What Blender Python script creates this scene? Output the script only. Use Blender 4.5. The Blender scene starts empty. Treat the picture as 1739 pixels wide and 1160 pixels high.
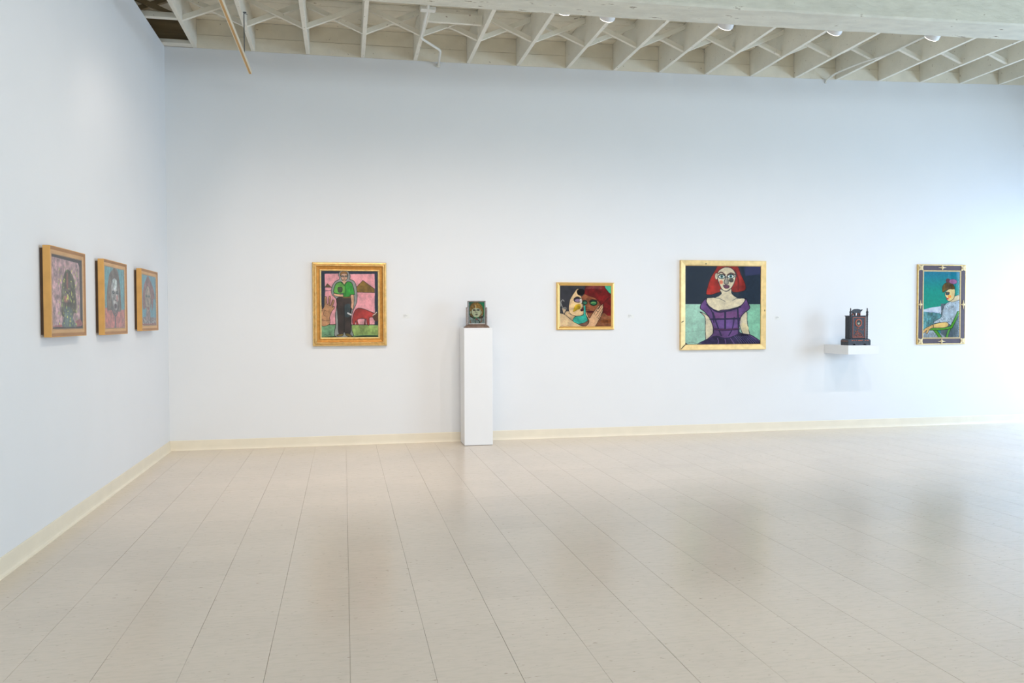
import bpy, math, random
import numpy as np
from mathutils import Matrix, Vector
random.seed(7); RNG = np.random.default_rng(11)
S = bpy.context.scene
C = S.collection

# ------------------------------------------------------------------ camera
def cam_axes(yaw, pitch, roll):
    cy, sy = math.cos(yaw), math.sin(yaw)
    Rz = np.array([[cy, -sy, 0], [sy, cy, 0], [0, 0, 1]])
    cp, sp = math.cos(pitch), math.sin(pitch)
    Rx = np.array([[1, 0, 0], [0, cp, -sp], [0, sp, cp]])
    cr, sr = math.cos(roll), math.sin(roll)
    Ry = np.array([[cr, 0, sr], [0, 1, 0], [-sr, 0, cr]])
    return Rz @ Rx @ Ry
CAM = (1.70886, -8.52841, 1.28927)
A = cam_axes(math.radians(-11.79441), math.radians(-1.48349), math.radians(0.17145))
cd = bpy.data.cameras.new('camera'); cam = bpy.data.objects.new('camera', cd); C.objects.link(cam)
cd.sensor_fit = 'HORIZONTAL'; cd.sensor_width = 36.0; cd.lens = 1366.87 / 1739 * 36.0
cd.clip_start = 0.05; cd.clip_end = 200
cam.matrix_world = Matrix(((A[0, 0], A[0, 2], -A[0, 1], CAM[0]), (A[1, 0], A[1, 2], -A[1, 1], CAM[1]),
                           (A[2, 0], A[2, 2], -A[2, 1], CAM[2]), (0, 0, 0, 1)))
S.camera = cam

# ------------------------------------------------------------------ light and exposure
S.view_settings.view_transform = 'Standard'; S.view_settings.look = 'None'
S.view_settings.gamma = 1.0; S.view_settings.use_curve_mapping = False
S.view_settings.exposure = 0.06
w = bpy.data.worlds.new('overcast_sky'); S.world = w; w.use_nodes = True
w.node_tree.nodes['Background'].inputs[0].default_value = (0.60, 0.80, 1.0, 1)
w.node_tree.nodes['Background'].inputs[1].default_value = 0.4

def area(name, loc, target, sx, sy, power, col):
    d = bpy.data.lights.new(name, 'AREA'); d.shape = 'RECTANGLE'; d.size = sx; d.size_y = sy
    d.energy = power; d.color = col
    o = bpy.data.objects.new(name, d); C.objects.link(o); o.location = loc
    o.rotation_euler = (Vector(target) - Vector(loc)).to_track_quat('-Z', 'Y').to_euler(); return o
def spot(name, loc, target, power, col, ang=95, blend=1.0, r=0.03):
    d = bpy.data.lights.new(name, 'SPOT'); d.energy = power; d.color = col
    d.spot_size = math.radians(ang); d.spot_blend = blend; d.shadow_soft_size = r
    o = bpy.data.objects.new(name, d); C.objects.link(o); o.location = loc
    o.rotation_euler = (Vector(target) - Vector(loc)).to_track_quat('-Z', 'Y').to_euler(); return o
LIGHTS = {   # group: (power, colour)
    'shopfront': (176, (0.485, 0.69, 1.0)), 'street': (255, (0.79, 0.919, 1.0)), 'ceiling_fill': (49, (1.0, 0.945, 0.95)), 'side_window': (270, (0.556, 0.772, 1.0)),
    'spot_left': (72, (1.0, 0.85, 0.765)), 'spot_mid': (80, (0.967, 0.938, 1.0)), 'spot_right': (68, (1.0, 0.78, 0.62)), 'spot_side': (38, (1.0, 0.87, 0.72))}
def lit(k): return LIGHTS[k]
area('shopfront', (11.45, -1.55, 1.5), (9.0, -1.3, 1.0), 2.6, 2.4, *lit('shopfront'))
area('street', (3.4, -13.25, 3.35), (3.4, -5, 2.4), 5.6, 1.1, *lit('street'))
area('ceiling_fill', (3.9, -6.6, 3.95), (3.9, -6.6, 0), 3.4, 3.0, *lit('ceiling_fill'))  # added soft fill to brighten the floor; the ceiling has no opening here
area('side_window', (11.3, -6.0, 1.6), (5.0, -5.0, 1.2), 3.2, 2.4, *lit('side_window'))
for X, k in ((0.9, 'spot_left'), (1.95, 'spot_left'), (2.9, 'spot_left'), (3.65, 'spot_left'), (4.75, 'spot_mid'), (6.15, 'spot_mid'), (7.15, 'spot_right'), (8.9, 'spot_right')):
    spot(k, (X, -3.3, 3.72), (X, 0, -0.35), *lit(k))
for Y in (-4.9, -3.9, -2.75):
    spot('spot_side', (2.7, Y, 3.6), (0, Y + 1.3, 0.8), *lit('spot_side'))

# ------------------------------------------------------------------ materials
def srgb(c):
    return tuple((v / 255 / 12.92 if v / 255 <= 0.04045 else ((v / 255 + 0.055) / 1.055) ** 2.4) for v in c[:3])
def mat(name, rgb, rough=0.6, metal=0.0, var=0.0, scale=8.0, stretch=(1, 1, 1), bump=0.0, bscale=60.0, specks=0.0,
        speck_rgb=(70, 55, 40), speck_scale=30.0, coat=0.0, spec=0.5, rndvar=0.0):
    m = bpy.data.materials.new(name); m.use_nodes = True; N = m.node_tree.nodes; L = m.node_tree.links
    b = N['Principled BSDF']; col = srgb(rgb)
    b.inputs['Base Color'].default_value = (*col, 1); b.inputs['Roughness'].default_value = rough
    b.inputs['Metallic'].default_value = metal; b.inputs['Coat Weight'].default_value = coat
    b.inputs['Specular IOR Level'].default_value = spec
    tc = N.new('ShaderNodeTexCoord'); mp = N.new('ShaderNodeMapping'); L.new(tc.outputs['Object'], mp.inputs[0])
    mp.inputs['Scale'].default_value = stretch
    out = None
    if var > 0 or rndvar > 0:
        n = N.new('ShaderNodeTexNoise'); n.inputs['Scale'].default_value = scale; n.inputs['Detail'].default_value = 5
        L.new(mp.outputs[0], n.inputs['Vector'])
        mr = N.new('ShaderNodeMapRange'); mr.inputs[1].default_value = 0.3; mr.inputs[2].default_value = 0.7
        mr.inputs[3].default_value = 1 - var; mr.inputs[4].default_value = 1 + var
        L.new(n.outputs[0], mr.inputs[0]); fac = mr.outputs[0]
        if rndvar > 0:
            oi = N.new('ShaderNodeObjectInfo'); m2 = N.new('ShaderNodeMapRange')
            m2.inputs[3].default_value = 1 - rndvar; m2.inputs[4].default_value = 1 + rndvar
            L.new(oi.outputs['Random'], m2.inputs[0]); mu = N.new('ShaderNodeMath'); mu.operation = 'MULTIPLY'
            L.new(fac, mu.inputs[0]); L.new(m2.outputs[0], mu.inputs[1]); fac = mu.outputs[0]
        vm = N.new('ShaderNodeVectorMath'); vm.operation = 'SCALE'; vm.inputs[0].default_value = col
        L.new(fac, vm.inputs['Scale']); out = vm.outputs[0]
    if specks > 0:
        n2 = N.new('ShaderNodeTexNoise'); n2.inputs['Scale'].default_value = speck_scale; n2.inputs['Detail'].default_value = 4
        n2.inputs['Roughness'].default_value = 0.65
        L.new(mp.outputs[0], n2.inputs['Vector'])
        r2 = N.new('ShaderNodeMapRange'); r2.inputs[1].default_value = 0.76 - 0.12 * specks; r2.inputs[2].default_value = 0.82 - 0.12 * specks
        L.new(n2.outputs[0], r2.inputs[0])
        mx = N.new('ShaderNodeMix'); mx.data_type = 'RGBA'
        if out is not None: L.new(out, mx.inputs[6])
        else: mx.inputs[6].default_value = (*col, 1)
        mx.inputs[7].default_value = (*srgb(speck_rgb), 1); L.new(r2.outputs[0], mx.inputs[0]); out = mx.outputs[2]
    if out is not None: L.new(out, b.inputs['Base Color'])
    if bump > 0:
        n3 = N.new('ShaderNodeTexNoise'); n3.inputs['Scale'].default_value = bscale; n3.inputs['Detail'].default_value = 6
        L.new(mp.outputs[0], n3.inputs['Vector'])
        bp = N.new('ShaderNodeBump'); bp.inputs['Strength'].default_value = bump; bp.inputs['Distance'].default_value = 0.01
        L.new(n3.outputs[0], bp.inputs['Height']); L.new(bp.outputs[0], b.inputs['Normal'])
    return m
M = {}
M['wall'] = mat('wall_paint', (232, 233, 233), 0.75, var=0.008, scale=2.0, bump=0.05, bscale=180)
M['plinth'] = mat('white_lacquer', (236, 237, 237), 0.55, var=0.006, scale=4)
M['base'] = mat('cream_vinyl', (236, 226, 204), 0.45, var=0.03, scale=6)
M['ceil'] = mat('cream_ceiling_paint', (234, 226, 206), 0.7, var=0.06, scale=5, bump=0.3, bscale=45, specks=0.75, speck_scale=14, speck_rgb=(150, 132, 104), rndvar=0.04)
M['joist'] = mat('joist_paint', (232, 227, 212), 0.7, var=0.04, scale=6, bump=0.25, bscale=50, specks=0.85, speck_scale=30, speck_rgb=(132, 104, 82), rndvar=0.02)
M['bare'] = mat('bare_old_wood', (150, 132, 102), 0.8, var=0.2, scale=7, stretch=(0.3, 1, 3), rndvar=0.08)
M['beam'] = mat('rough_beam_paint', (217, 215, 200), 0.72, var=0.09, scale=9, bump=0.9, bscale=30, specks=1.0, speck_scale=9, speck_rgb=(122, 106, 82), stretch=(0.5, 1.2, 1.2))
M['oak'] = mat('honey_oak', (216, 162, 88), 0.5, var=0.07, scale=14, stretch=(1, 1, 1), rndvar=0.04)
M['oakdark'] = mat('toasted_oak', (168, 124, 84), 0.5, var=0.1, scale=30, stretch=(0.25, 1, 1), rndvar=0.04)
M['oakface'] = mat('pale_oak', (206, 164, 118), 0.5, var=0.1, scale=30, stretch=(0.25, 1, 1), rndvar=0.04)
M['darkwood'] = mat('dark_walnut_box', (84, 58, 34), 0.6, var=0.15, scale=15)
M['gold'] = mat('aged_gilt', (224, 188, 124), 0.36, metal=0.75, var=0.14, scale=30, bump=0.35, bscale=90)
M['golddeep'] = mat('deep_gilt', (186, 128, 58), 0.4, metal=0.7, var=0.2, scale=24, bump=0.3, bscale=80)
M['goldplain'] = mat('satin_gold', (236, 196, 124), 0.33, metal=0.7, var=0.05, scale=25, bump=0.05)
M['goldleaf'] = mat('worn_gold_leaf', (236, 206, 146), 0.48, metal=0.6, var=0.12, scale=18, specks=0.34, speck_scale=15, speck_rgb=(40, 44, 34), bump=0.1)
M['purple'] = mat('plum_lacquer', (70, 50, 56), 0.5, var=0.16, scale=20, bump=0.15)
M['gilt_pale'] = mat('pale_gilt', (206, 180, 134), 0.45, metal=0.45, var=0.1, scale=50)
M['backing'] = mat('backing_board', (120, 100, 76), 0.8)
M['pewter'] = mat('aged_pewter', (150, 138, 132), 0.38, metal=0.8, var=0.22, scale=40, bump=0.3)
M['bronze'] = mat('patinated_bronze', (120, 98, 84), 0.42, metal=0.7, var=0.3, scale=45, bump=0.3)
M['steel'] = mat('bright_bevel', (214, 220, 220), 0.3, metal=0.6, var=0.1, scale=40)
M['ebony'] = mat('blackened_wood', (44, 46, 54), 0.45, var=0.25, scale=30, bump=0.3)
M['redwood'] = mat('rust_red_carving', (170, 82, 52), 0.5, var=0.25, scale=60)
M['tan'] = mat('varnished_batten', (196, 152, 84), 0.5, var=0.1, scale=12, stretch=(1, 0.2, 1))
M['cream'] = mat('cream_edge', (232, 222, 198), 0.5)
M['darkmetal'] = mat('dark_steel_rod', (104, 108, 112), 0.45, metal=0.6)
M['conduit'] = mat('painted_conduit', (226, 224, 214), 0.5, var=0.03)
M['lamphouse'] = mat('white_lamp_housing', (240, 241, 242), 0.35)
M['card'] = mat('label_card', (232, 233, 230), 0.6)
M['ink'] = mat('grey_print', (150, 150, 148), 0.7)
M['frame_dark'] = mat('dark_window_frame', (52, 54, 58), 0.5)
M['hall'] = mat('hall_shade', (40, 42, 46), 0.8)  # near-black colour stands in for the unlit hall and doorway
M['grout'] = mat('tile_joint', (180, 168, 150), 0.9)
def emis(name, rgb, s):
    m = bpy.data.materials.new(name); m.use_nodes = True; b = m.node_tree.nodes['Principled BSDF']
    b.inputs['Base Color'].default_value = (*srgb(rgb), 1); b.inputs['Emission Color'].default_value = (*srgb(rgb), 1)
    b.inputs['Emission Strength'].default_value = s; return m
M['lens'] = emis('lamp_lens', (255, 246, 230), 6.0)
M['transom'] = emis('glowing_transom', (96, 84, 168), 5.0)  # emission in the pane stands in for daylight outside
def glass(name, ior=1.45, tint=(1, 1, 1), rough=0.02):
    m = bpy.data.materials.new(name); m.use_nodes = True; N = m.node_tree.nodes; L = m.node_tree.links
    N.remove(N['Principled BSDF']); o = N['Material Output']
    t = N.new('ShaderNodeBsdfTransparent'); t.inputs[0].default_value = (*tint, 1)
    g = N.new('ShaderNodeBsdfGlossy'); g.inputs['Roughness'].default_value = rough
    f = N.new('ShaderNodeFresnel'); f.inputs['IOR'].default_value = ior; x = N.new('ShaderNodeMixShader')
    L.new(f.outputs[0], x.inputs[0]); L.new(t.outputs[0], x.inputs[1]); L.new(g.outputs[0], x.inputs[2]); L.new(x.outputs[0], o.inputs[0])
    return m
M['glass'] = glass('picture_glass')
M['clear'] = glass('clear_edge', 1.0)
def floor_mat():
    m = bpy.data.materials.new('vinyl_composition_tile'); m.use_nodes = True; N = m.node_tree.nodes; L = m.node_tree.links
    b = N['Principled BSDF']; tc = N.new('ShaderNodeNewGeometry')
    mp = N.new('ShaderNodeMapping'); mp.inputs['Scale'].default_value = (15, 60, 1); L.new(tc.outputs['Position'], mp.inputs[0])
    n = N.new('ShaderNodeTexNoise'); n.inputs['Scale'].default_value = 1.0; n.inputs['Detail'].default_value = 6; L.new(mp.outputs[0], n.inputs['Vector'])
    cr = N.new('ShaderNodeValToRGB'); e = cr.color_ramp.elements
    e[0].position = 0.25; e[0].color = (*srgb((207, 196, 179)), 1); e[1].position = 0.55; e[1].color = (*srgb((216, 203, 187)), 1)
    L.new(n.outputs[0], cr.inputs[0])
    mp2 = N.new('ShaderNodeMapping'); mp2.inputs['Scale'].default_value = (30, 85, 1); L.new(tc.outputs['Position'], mp2.inputs[0])
    n2 = N.new('ShaderNodeTexNoise'); n2.inputs['Scale'].default_value = 1.0; n2.inputs['Detail'].default_value = 3; L.new(mp2.outputs[0], n2.inputs['Vector'])
    mr = N.new('ShaderNodeMapRange'); mr.inputs[1].default_value = 0.66; mr.inputs[2].default_value = 0.75; L.new(n2.outputs[0], mr.inputs[0])
    mx = N.new('ShaderNodeMix'); mx.data_type = 'RGBA'; L.new(cr.outputs[0], mx.inputs[6]); mx.inputs[7].default_value = (*srgb((142, 122, 96)), 1)
    mm = N.new('ShaderNodeMath'); mm.operation = 'MULTIPLY'; mm.inputs[1].default_value = 0.75; L.new(mr.outputs[0], mm.inputs[0]); L.new(mm.outputs[0], mx.inputs[0])
    # large worn patches and a per-tile tone
    n4 = N.new('ShaderNodeTexNoise'); n4.inputs['Scale'].default_value = 0.7; n4.inputs['Detail'].default_value = 3; L.new(tc.outputs['Position'], n4.inputs['Vector'])
    r4 = N.new('ShaderNodeMapRange'); r4.inputs[1].default_value = 0.3; r4.inputs[2].default_value = 0.7; r4.inputs[3].default_value = 0.95; r4.inputs[4].default_value = 1.05; L.new(n4.outputs[0], r4.inputs[0])
    oi = N.new('ShaderNodeObjectInfo'); r5 = N.new('ShaderNodeMapRange'); r5.inputs[3].default_value = 0.98; r5.inputs[4].default_value = 1.02; L.new(oi.outputs['Random'], r5.inputs[0])
    mu = N.new('ShaderNodeMath'); mu.operation = 'MULTIPLY'; L.new(r4.outputs[0], mu.inputs[0]); L.new(r5.outputs[0], mu.inputs[1])
    vm = N.new('ShaderNodeVectorMath'); vm.operation = 'SCALE'; L.new(mx.outputs[2], vm.inputs[0]); L.new(mu.outputs[0], vm.inputs['Scale'])
    L.new(vm.outputs[0], b.inputs['Base Color'])
    rr = N.new('ShaderNodeMapRange'); rr.inputs[3].default_value = 0.16; rr.inputs[4].default_value = 0.30; L.new(n4.outputs[0], rr.inputs[0]); L.new(rr.outputs[0], b.inputs['Roughness'])
    b.inputs['Specular IOR Level'].default_value = 0.5
    mp3 = N.new('ShaderNodeMapping'); mp3.inputs['Scale'].default_value = (5, 14, 1); L.new(tc.outputs['Position'], mp3.inputs[0])
    n5 = N.new('ShaderNodeTexNoise'); n5.inputs['Scale'].default_value = 1.0; n5.inputs['Detail'].default_value = 2; L.new(mp3.outputs[0], n5.inputs['Vector'])
    bp = N.new('ShaderNodeBump'); bp.inputs['Strength'].default_value = 0.03; bp.inputs['Distance'].default_value = 0.01; L.new(n5.outputs[0], bp.inputs['Height']); L.new(bp.outputs[0], b.inputs['Normal'])
    return m
M['tile'] = floor_mat()
def paint_mat(name, rough=0.55, grain=None):
    m = bpy.data.materials.new(name); m.use_nodes = True; N = m.node_tree.nodes; L = m.node_tree.links
    b = N['Principled BSDF']; a = N.new('ShaderNodeAttribute'); a.attribute_name = 'paint'
    L.new(a.outputs['Color'], b.inputs['Base Color']); b.inputs['Roughness'].default_value = rough
    b.inputs['Specular IOR Level'].default_value = 0.25; return m
M['paint'] = paint_mat('brushed_paint')

# ------------------------------------------------------------------ mesh helpers
class MB:
    def __init__(s): s.v = []; s.f = []; s.mi = []
    def add(s, vs, fs, mi=0):
        o = len(s.v); s.v += [tuple(p) for p in vs]; s.f += [tuple(i + o for i in f) for f in fs]; s.mi += [mi] * len(fs); return s
    def box(s, x0, x1, y0, y1, z0, z1, b=0.0, mi=0):
        if b <= 0:
            vs = [(x, y, z) for x in (x0, x1) for y in (y0, y1) for z in (z0, z1)]
            return s.add(vs, [(0, 1, 3, 2), (4, 6, 7, 5), (0, 4, 5, 1), (2, 3, 7, 6), (0, 2, 6, 4), (1, 5, 7, 3)], mi)
        X, Y, Z = (x0, x1), (y0, y1), (z0, z1); vs = []; idx = {}
        for i in (0, 1):
            for j in (0, 1):
                for k in (0, 1):
                    sx, sy, sz = (1 - 2 * i) * b, (1 - 2 * j) * b, (1 - 2 * k) * b
                    for a, p in enumerate([(X[i], Y[j] + sy, Z[k] + sz), (X[i] + sx, Y[j], Z[k] + sz), (X[i] + sx, Y[j] + sy, Z[k])]):
                        idx[(i, j, k, a)] = len(vs); vs.append(p)
        fs = []
        for i in (0, 1): fs.append([idx[(i, j, k, 0)] for j, k in ((0, 0), (1, 0), (1, 1), (0, 1))])
        for j in (0, 1): fs.append([idx[(i, j, k, 1)] for i, k in ((0, 0), (1, 0), (1, 1), (0, 1))])
        for k in (0, 1): fs.append([idx[(i, j, k, 2)] for i, j in ((0, 0), (1, 0), (1, 1), (0, 1))])
        for i in (0, 1):
            for j in (0, 1): fs.append([idx[(i, j, 0, 0)], idx[(i, j, 1, 0)], idx[(i, j, 1, 1)], idx[(i, j, 0, 1)]])
            for k in (0, 1): fs.append([idx[(i, 0, k, 0)], idx[(i, 1, k, 0)], idx[(i, 1, k, 2)], idx[(i, 0, k, 2)]])
        for j in (0, 1):
            for k in (0, 1): fs.append([idx[(0, j, k, 1)], idx[(1, j, k, 1)], idx[(1, j, k, 2)], idx[(0, j, k, 2)]])
        for i in (0, 1):
            for j in (0, 1):
                for k in (0, 1): fs.append([idx[(i, j, k, a)] for a in range(3)])
        return s.add(vs, fs, mi)
    def tube(s, pts, r, n=10, mi=0):
        P = [Vector(p) for p in pts]; R = r if isinstance(r, (list, tuple)) else [r] * len(P)
        vs = []; fs = []; up = None
        for i, p in enumerate(P):
            t = (P[min(i + 1, len(P) - 1)] - P[max(i - 1, 0)]).normalized()
            if up is None: up = Vector((0, 0, 1)) if abs(t.z) < 0.9 else Vector((1, 0, 0))
            a = t.cross(up).normalized(); c = a.cross(t).normalized(); up = c
            for k in range(n):
                q = 2 * math.pi * k / n; vs.append(p + (a * math.cos(q) + c * math.sin(q)) * R[i])
        for i in range(len(P) - 1):
            for k in range(n):
                fs.append((i * n + k, i * n + (k + 1) % n, (i + 1) * n + (k + 1) % n, (i + 1) * n + k))
        fs.append(tuple(range(n))[::-1]); fs.append(tuple((len(P) - 1) * n + k for k in range(n)))
        return s.add(vs, fs, mi)
    def prism(s, pts, y0, y1, mi=0):            # outline in XZ, extruded along Y
        n = len(pts); vs = [(x, y0, z) for x, z in pts] + [(x, y1, z) for x, z in pts]
        fs = [tuple(range(n)), tuple(range(2 * n - 1, n - 1, -1))] + [(i, i + n, (i + 1) % n + n, (i + 1) % n) for i in range(n)]
        return s.add(vs, fs, mi)
    def lathe(s, prof, cx, cy, n=14, mi=0):     # prof = (radius, z)
        vs = []; fs = []
        for r, z in prof:
            for k in range(n): vs.append((cx + r * math.cos(2 * math.pi * k / n), cy + r * math.sin(2 * math.pi * k / n), z))
        for i in range(len(prof) - 1):
            for k in range(n): fs.append((i * n + k, i * n + (k + 1) % n, (i + 1) * n + (k + 1) % n, (i + 1) * n + k))
        fs.append(tuple(range(n))[::-1]); fs.append(tuple((len(prof) - 1) * n + k for k in range(n)))
        return s.add(vs, fs, mi)
    def mesh(s, name, mats, smooth=False):
        me = bpy.data.meshes.new(name); me.from_pydata(s.v, [], s.f)
        for m in (mats if isinstance(mats, (list, tuple)) else [mats]): me.materials.append(m)
        if any(s.mi): me.polygons.foreach_set('material_index', s.mi)
        import bmesh
        b = bmesh.new(); b.from_mesh(me); bmesh.ops.recalc_face_normals(b, faces=b.faces); b.to_mesh(me); b.free()
        if smooth: me.polygons.foreach_set('use_smooth', [True] * len(me.polygons))
        me.update(); return me
    def build(s, name, mats, parent=None, smooth=False, loc=None):
        return put(name, s.mesh(name, mats, smooth), parent, loc)
def put(name, me, parent=None, loc=None):
    o = bpy.data.objects.new(name, me); C.objects.link(o)
    if parent is not None: o.parent = parent
    if loc is not None: o.location = loc
    return o
def tag(o, label, cat, group=None):
    o['label'] = label; o['category'] = cat
    if group: o['group'] = group
    return o
def thing(name, label, cat, loc=(0, 0, 0), rz=0.0, group=None):
    o = bpy.data.objects.new(name, None); C.objects.link(o); o.empty_display_size = 0.1
    o.location = loc; o.rotation_euler = (0, 0, rz); return tag(o, label, cat, group)
def struct(o): o['kind'] = 'structure'; return o
def stuff(o): o['kind'] = 'stuff'; return o

# ------------------------------------------------------------------ room shell
XR, YF = 11.0, -13.0                    # right wall, wall behind the camera
def zt(x): return 4.003 + 0.0018 * max(x, 0) ** 2     # underside of the joists; the roof rises to the right
xs = np.linspace(-1.4, XR + 0.2, 26)
b = MB()
n = len(xs)
vs = [(x, 0.0, 0.0) for x in xs] + [(x, 0.0, zt(x)) for x in xs] + [(x, 0.2, 0.0) for x in xs] + [(x, 0.2, zt(x) + 0.4) for x in xs]
vs += [(x, 0.02, zt(x)) for x in xs] + [(x, 0.02, zt(x) + 0.4) for x in xs]
fs = []
for i in range(n - 1):
    fs += [(i, i + 1, n + i + 1, n + i), (2 * n + i, 3 * n + i, 3 * n + i + 1, 2 * n + i + 1), (n + i, n + i + 1, 4 * n + i + 1, 4 * n + i),
           (4 * n + i, 4 * n + i + 1, 5 * n + i + 1, 5 * n + i), (5 * n + i, 5 * n + i + 1, 3 * n + i + 1, 3 * n + i), (i, 2 * n + i, 2 * n + i + 1, i + 1)]
b.add(vs, fs); struct(b.build('wall_back', M['wall']))
struct(MB().box(-0.16, 0.0, YF, 0.0, 0.0, 4.0).build('wall_left', M['wall']))
# wall behind the camera: a street window at the left, a dark doorway at the right
fw = MB()
for x0, x1, z0, z1 in ((-0.16, 0.6, 0, 4.5), (0.6, 6.2, 0, 2.8), (0.6, 6.2, 3.9, 4.5), (6.2, 7.87, 0, 4.5), (7.87, 9.7, 2.17, 4.5), (9.7, XR, 0, 4.5)):
    fw.box(x0, x1, YF - 0.2, YF, z0, z1)
struct(fw.build('wall_front', M['wall']))
hb = MB()
for a in ((7.8, 9.8, YF - 2.2, YF - 2.1, 0, 2.3), (7.77, 7.87, YF - 2.1, YF - 0.2, 0, 2.3), (9.7, 9.8, YF - 2.1, YF - 0.2, 0, 2.3), (7.77, 9.8, YF - 2.1, YF - 0.2, 2.17, 2.3), (7.77, 9.8, YF - 2.2, YF - 0.2, -0.1, 0)):
    hb.box(*a)
struct(hb.build('door_1', M['hall']))
# right wall: shopfront window beside the back wall, a doorway further forward with its darkness put into the colour
rw = MB()
for y0, y1, z0, z1 in ((-0.25, 0, 0, 4.7), (-2.5, -0.25, 2.45, 4.7), (-2.5, -0.25, 0, 0.06), (-4.4, -2.5, 0, 4.7), (-7.6, -4.4, 0, 0.5), (-7.6, -4.4, 2.75, 4.7), (-8.1, -7.6, 0, 4.7), (-9.35, -8.1, 2.95, 4.7), (YF, -9.35, 0, 4.7)):
    rw.box(XR, XR + 0.2, y0, y1, z0, z1)
struct(rw.build('wall_right', M['wall']))
def window(name, axis, fixed, a0, a1, z0, z1, nm):
    wf = MB(); t = 0.05
    def bar(p0, p1, q0, q1):
        if axis == 'x': wf.box(fixed + 0.06, fixed + 0.12, p0, p1, q0, q1, 0.004)
        else: wf.box(p0, p1, fixed - 0.12, fixed - 0.06, q0, q1, 0.004)
    bar(a0, a1, z0, z0 + t); bar(a0, a1, z1 - t, z1)
    for k in range(nm + 1):
        c = a0 + (a1 - a0 - t) * k / nm; bar(c, c + t, z0 + t, z1 - t)
    o = struct(wf.build(name, M['frame_dark']))
    for k in range(nm):
        p0 = a0 + (a1 - a0 - t) * k / nm + t; p1 = a0 + (a1 - a0 - t) * (k + 1) / nm
        pb = MB()
        if axis == 'x': pb.box(fixed + 0.085, fixed + 0.091, p0, p1, z0 + t, z1 - t)
        else: pb.box(p0, p1, fixed - 0.091, fixed - 0.085, z0 + t, z1 - t)
        pb.build('pane', M['clear'], o)
    return o
window('window_1', 'x', XR, -2.5, -0.25, 0.06, 2.45, 2)
window('window_3', 'x', XR, -7.6, -4.4, 0.5, 2.75, 2)
window('window_2', 'y', YF, 0.6, 6.2, 2.8, 3.9, 4)
db = MB().box(XR + 0.14, XR + 0.19, -9.35, -8.1, 0, 2.32).box(XR + 0.08, XR + 0.16, -9.35, -9.27, 0, 2.95).box(XR + 0.08, XR + 0.16, -8.18, -8.1, 0, 2.95).box(XR + 0.08, XR + 0.16, -9.27, -8.18, 2.26, 2.34)
dr = struct(db.build('door_2', M['hall']))
MB().box(XR + 0.12, XR + 0.14, -9.27, -8.18, 2.34, 2.95).build('transom_pane', M['transom'], dr)

# floor: slab with vinyl tiles
fl = struct(MB().box(-0.16, XR + 0.2, YF - 0.2, 0.2, -0.15, -0.004).build('floor', M['grout']))
T = 0.3048; X0 = 1.7215; Y0 = -3.058; g = 0.0006; gy = 0.00025
def tile_mb(w, d): return MB().box(0, w, 0, d, -0.004, 0.0, 0.0003)
cells = []
for k in range(-6, 31):
    for j in range(-33, 11):
        x0 = max(X0 + k * T, 0.0) ; x1 = min(X0 + (k + 1) * T, XR); y0 = max(Y0 + j * T, YF); y1 = min(Y0 + (j + 1) * T, 0.0)
        if x1 - x0 > 0.01 and y1 - y0 > 0.01: cells.append((x0, x1, y0, y1))
def pix(P):
    d = A.T @ (np.array(P) - np.array(CAM))
    return None if d[1] < 0.3 else (869.5 + 1366.87 * d[0] / d[1], 580 - 1366.87 * d[2] / d[1])
def score(c):
    q = [pix((x, y, 0)) for x in c[:2] for y in c[2:]]
    if any(p is None for p in q): return -1
    if not any(-5 < p[0] < 1744 and p[1] < 1165 for p in q): return -1
    xs_ = [p[0] for p in q]; ys_ = [p[1] for p in q]; return (max(xs_) - min(xs_)) * (max(ys_) - min(ys_))
sc = sorted(cells, key=score, reverse=True)
full_tile = tile_mb(T - 2 * g, T - 2 * gy).mesh('tile', M['tile'])
rest = MB()
for i, c in enumerate(sc):
    x0, x1, y0, y1 = c
    if i < 290:
        if x1 - x0 > T - 1e-4 and y1 - y0 > T - 1e-4: put('tile', full_tile, fl, (x0 + g + random.uniform(-0.0003, 0.0003), y0 + gy + random.uniform(-0.0002, 0.0002), random.uniform(-0.00025, 0.0)))
        else: tile_mb(x1 - x0 - 2 * g, y1 - y0 - 2 * gy).build('tile', M['tile'], fl, loc=(x0 + g, y0 + gy, 0))
    else: rest.box(x0 + g, x1 - g, y0 + gy, y1 - gy, -0.004, 0.0)
stuff(rest.build('distant_tiles', M['tile'], fl))

# cove base
prof = [(0, 0.1), (0.004, 0.1), (0.0055, 0.094), (0.006, 0.03), (0.008, 0.016), (0.013, 0.007), (0.02, 0.003), (0.021, 0.0), (0, 0)]
def cove(name, horiz, a0, a1):
    b = MB(); n = len(prof)
    if horiz: vs = [(a, -d, z) for a in (a0, a1) for d, z in prof]
    else: vs = [(d, a, z) for a in (a0, a1) for d, z in prof]
    b.add(vs, [(i, (i + 1) % n, (i + 1) % n + n, i + n) for i in range(n)] + [tuple(range(n)), tuple(range(2 * n - 1, n - 1, -1))])
    return struct(b.build(name, M['base']))
bb = cove('baseboard_back', True, 0.0, XR)
bl = cove('baseboard_left', False, YF, 0.0)
bb_y = MB()

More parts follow.
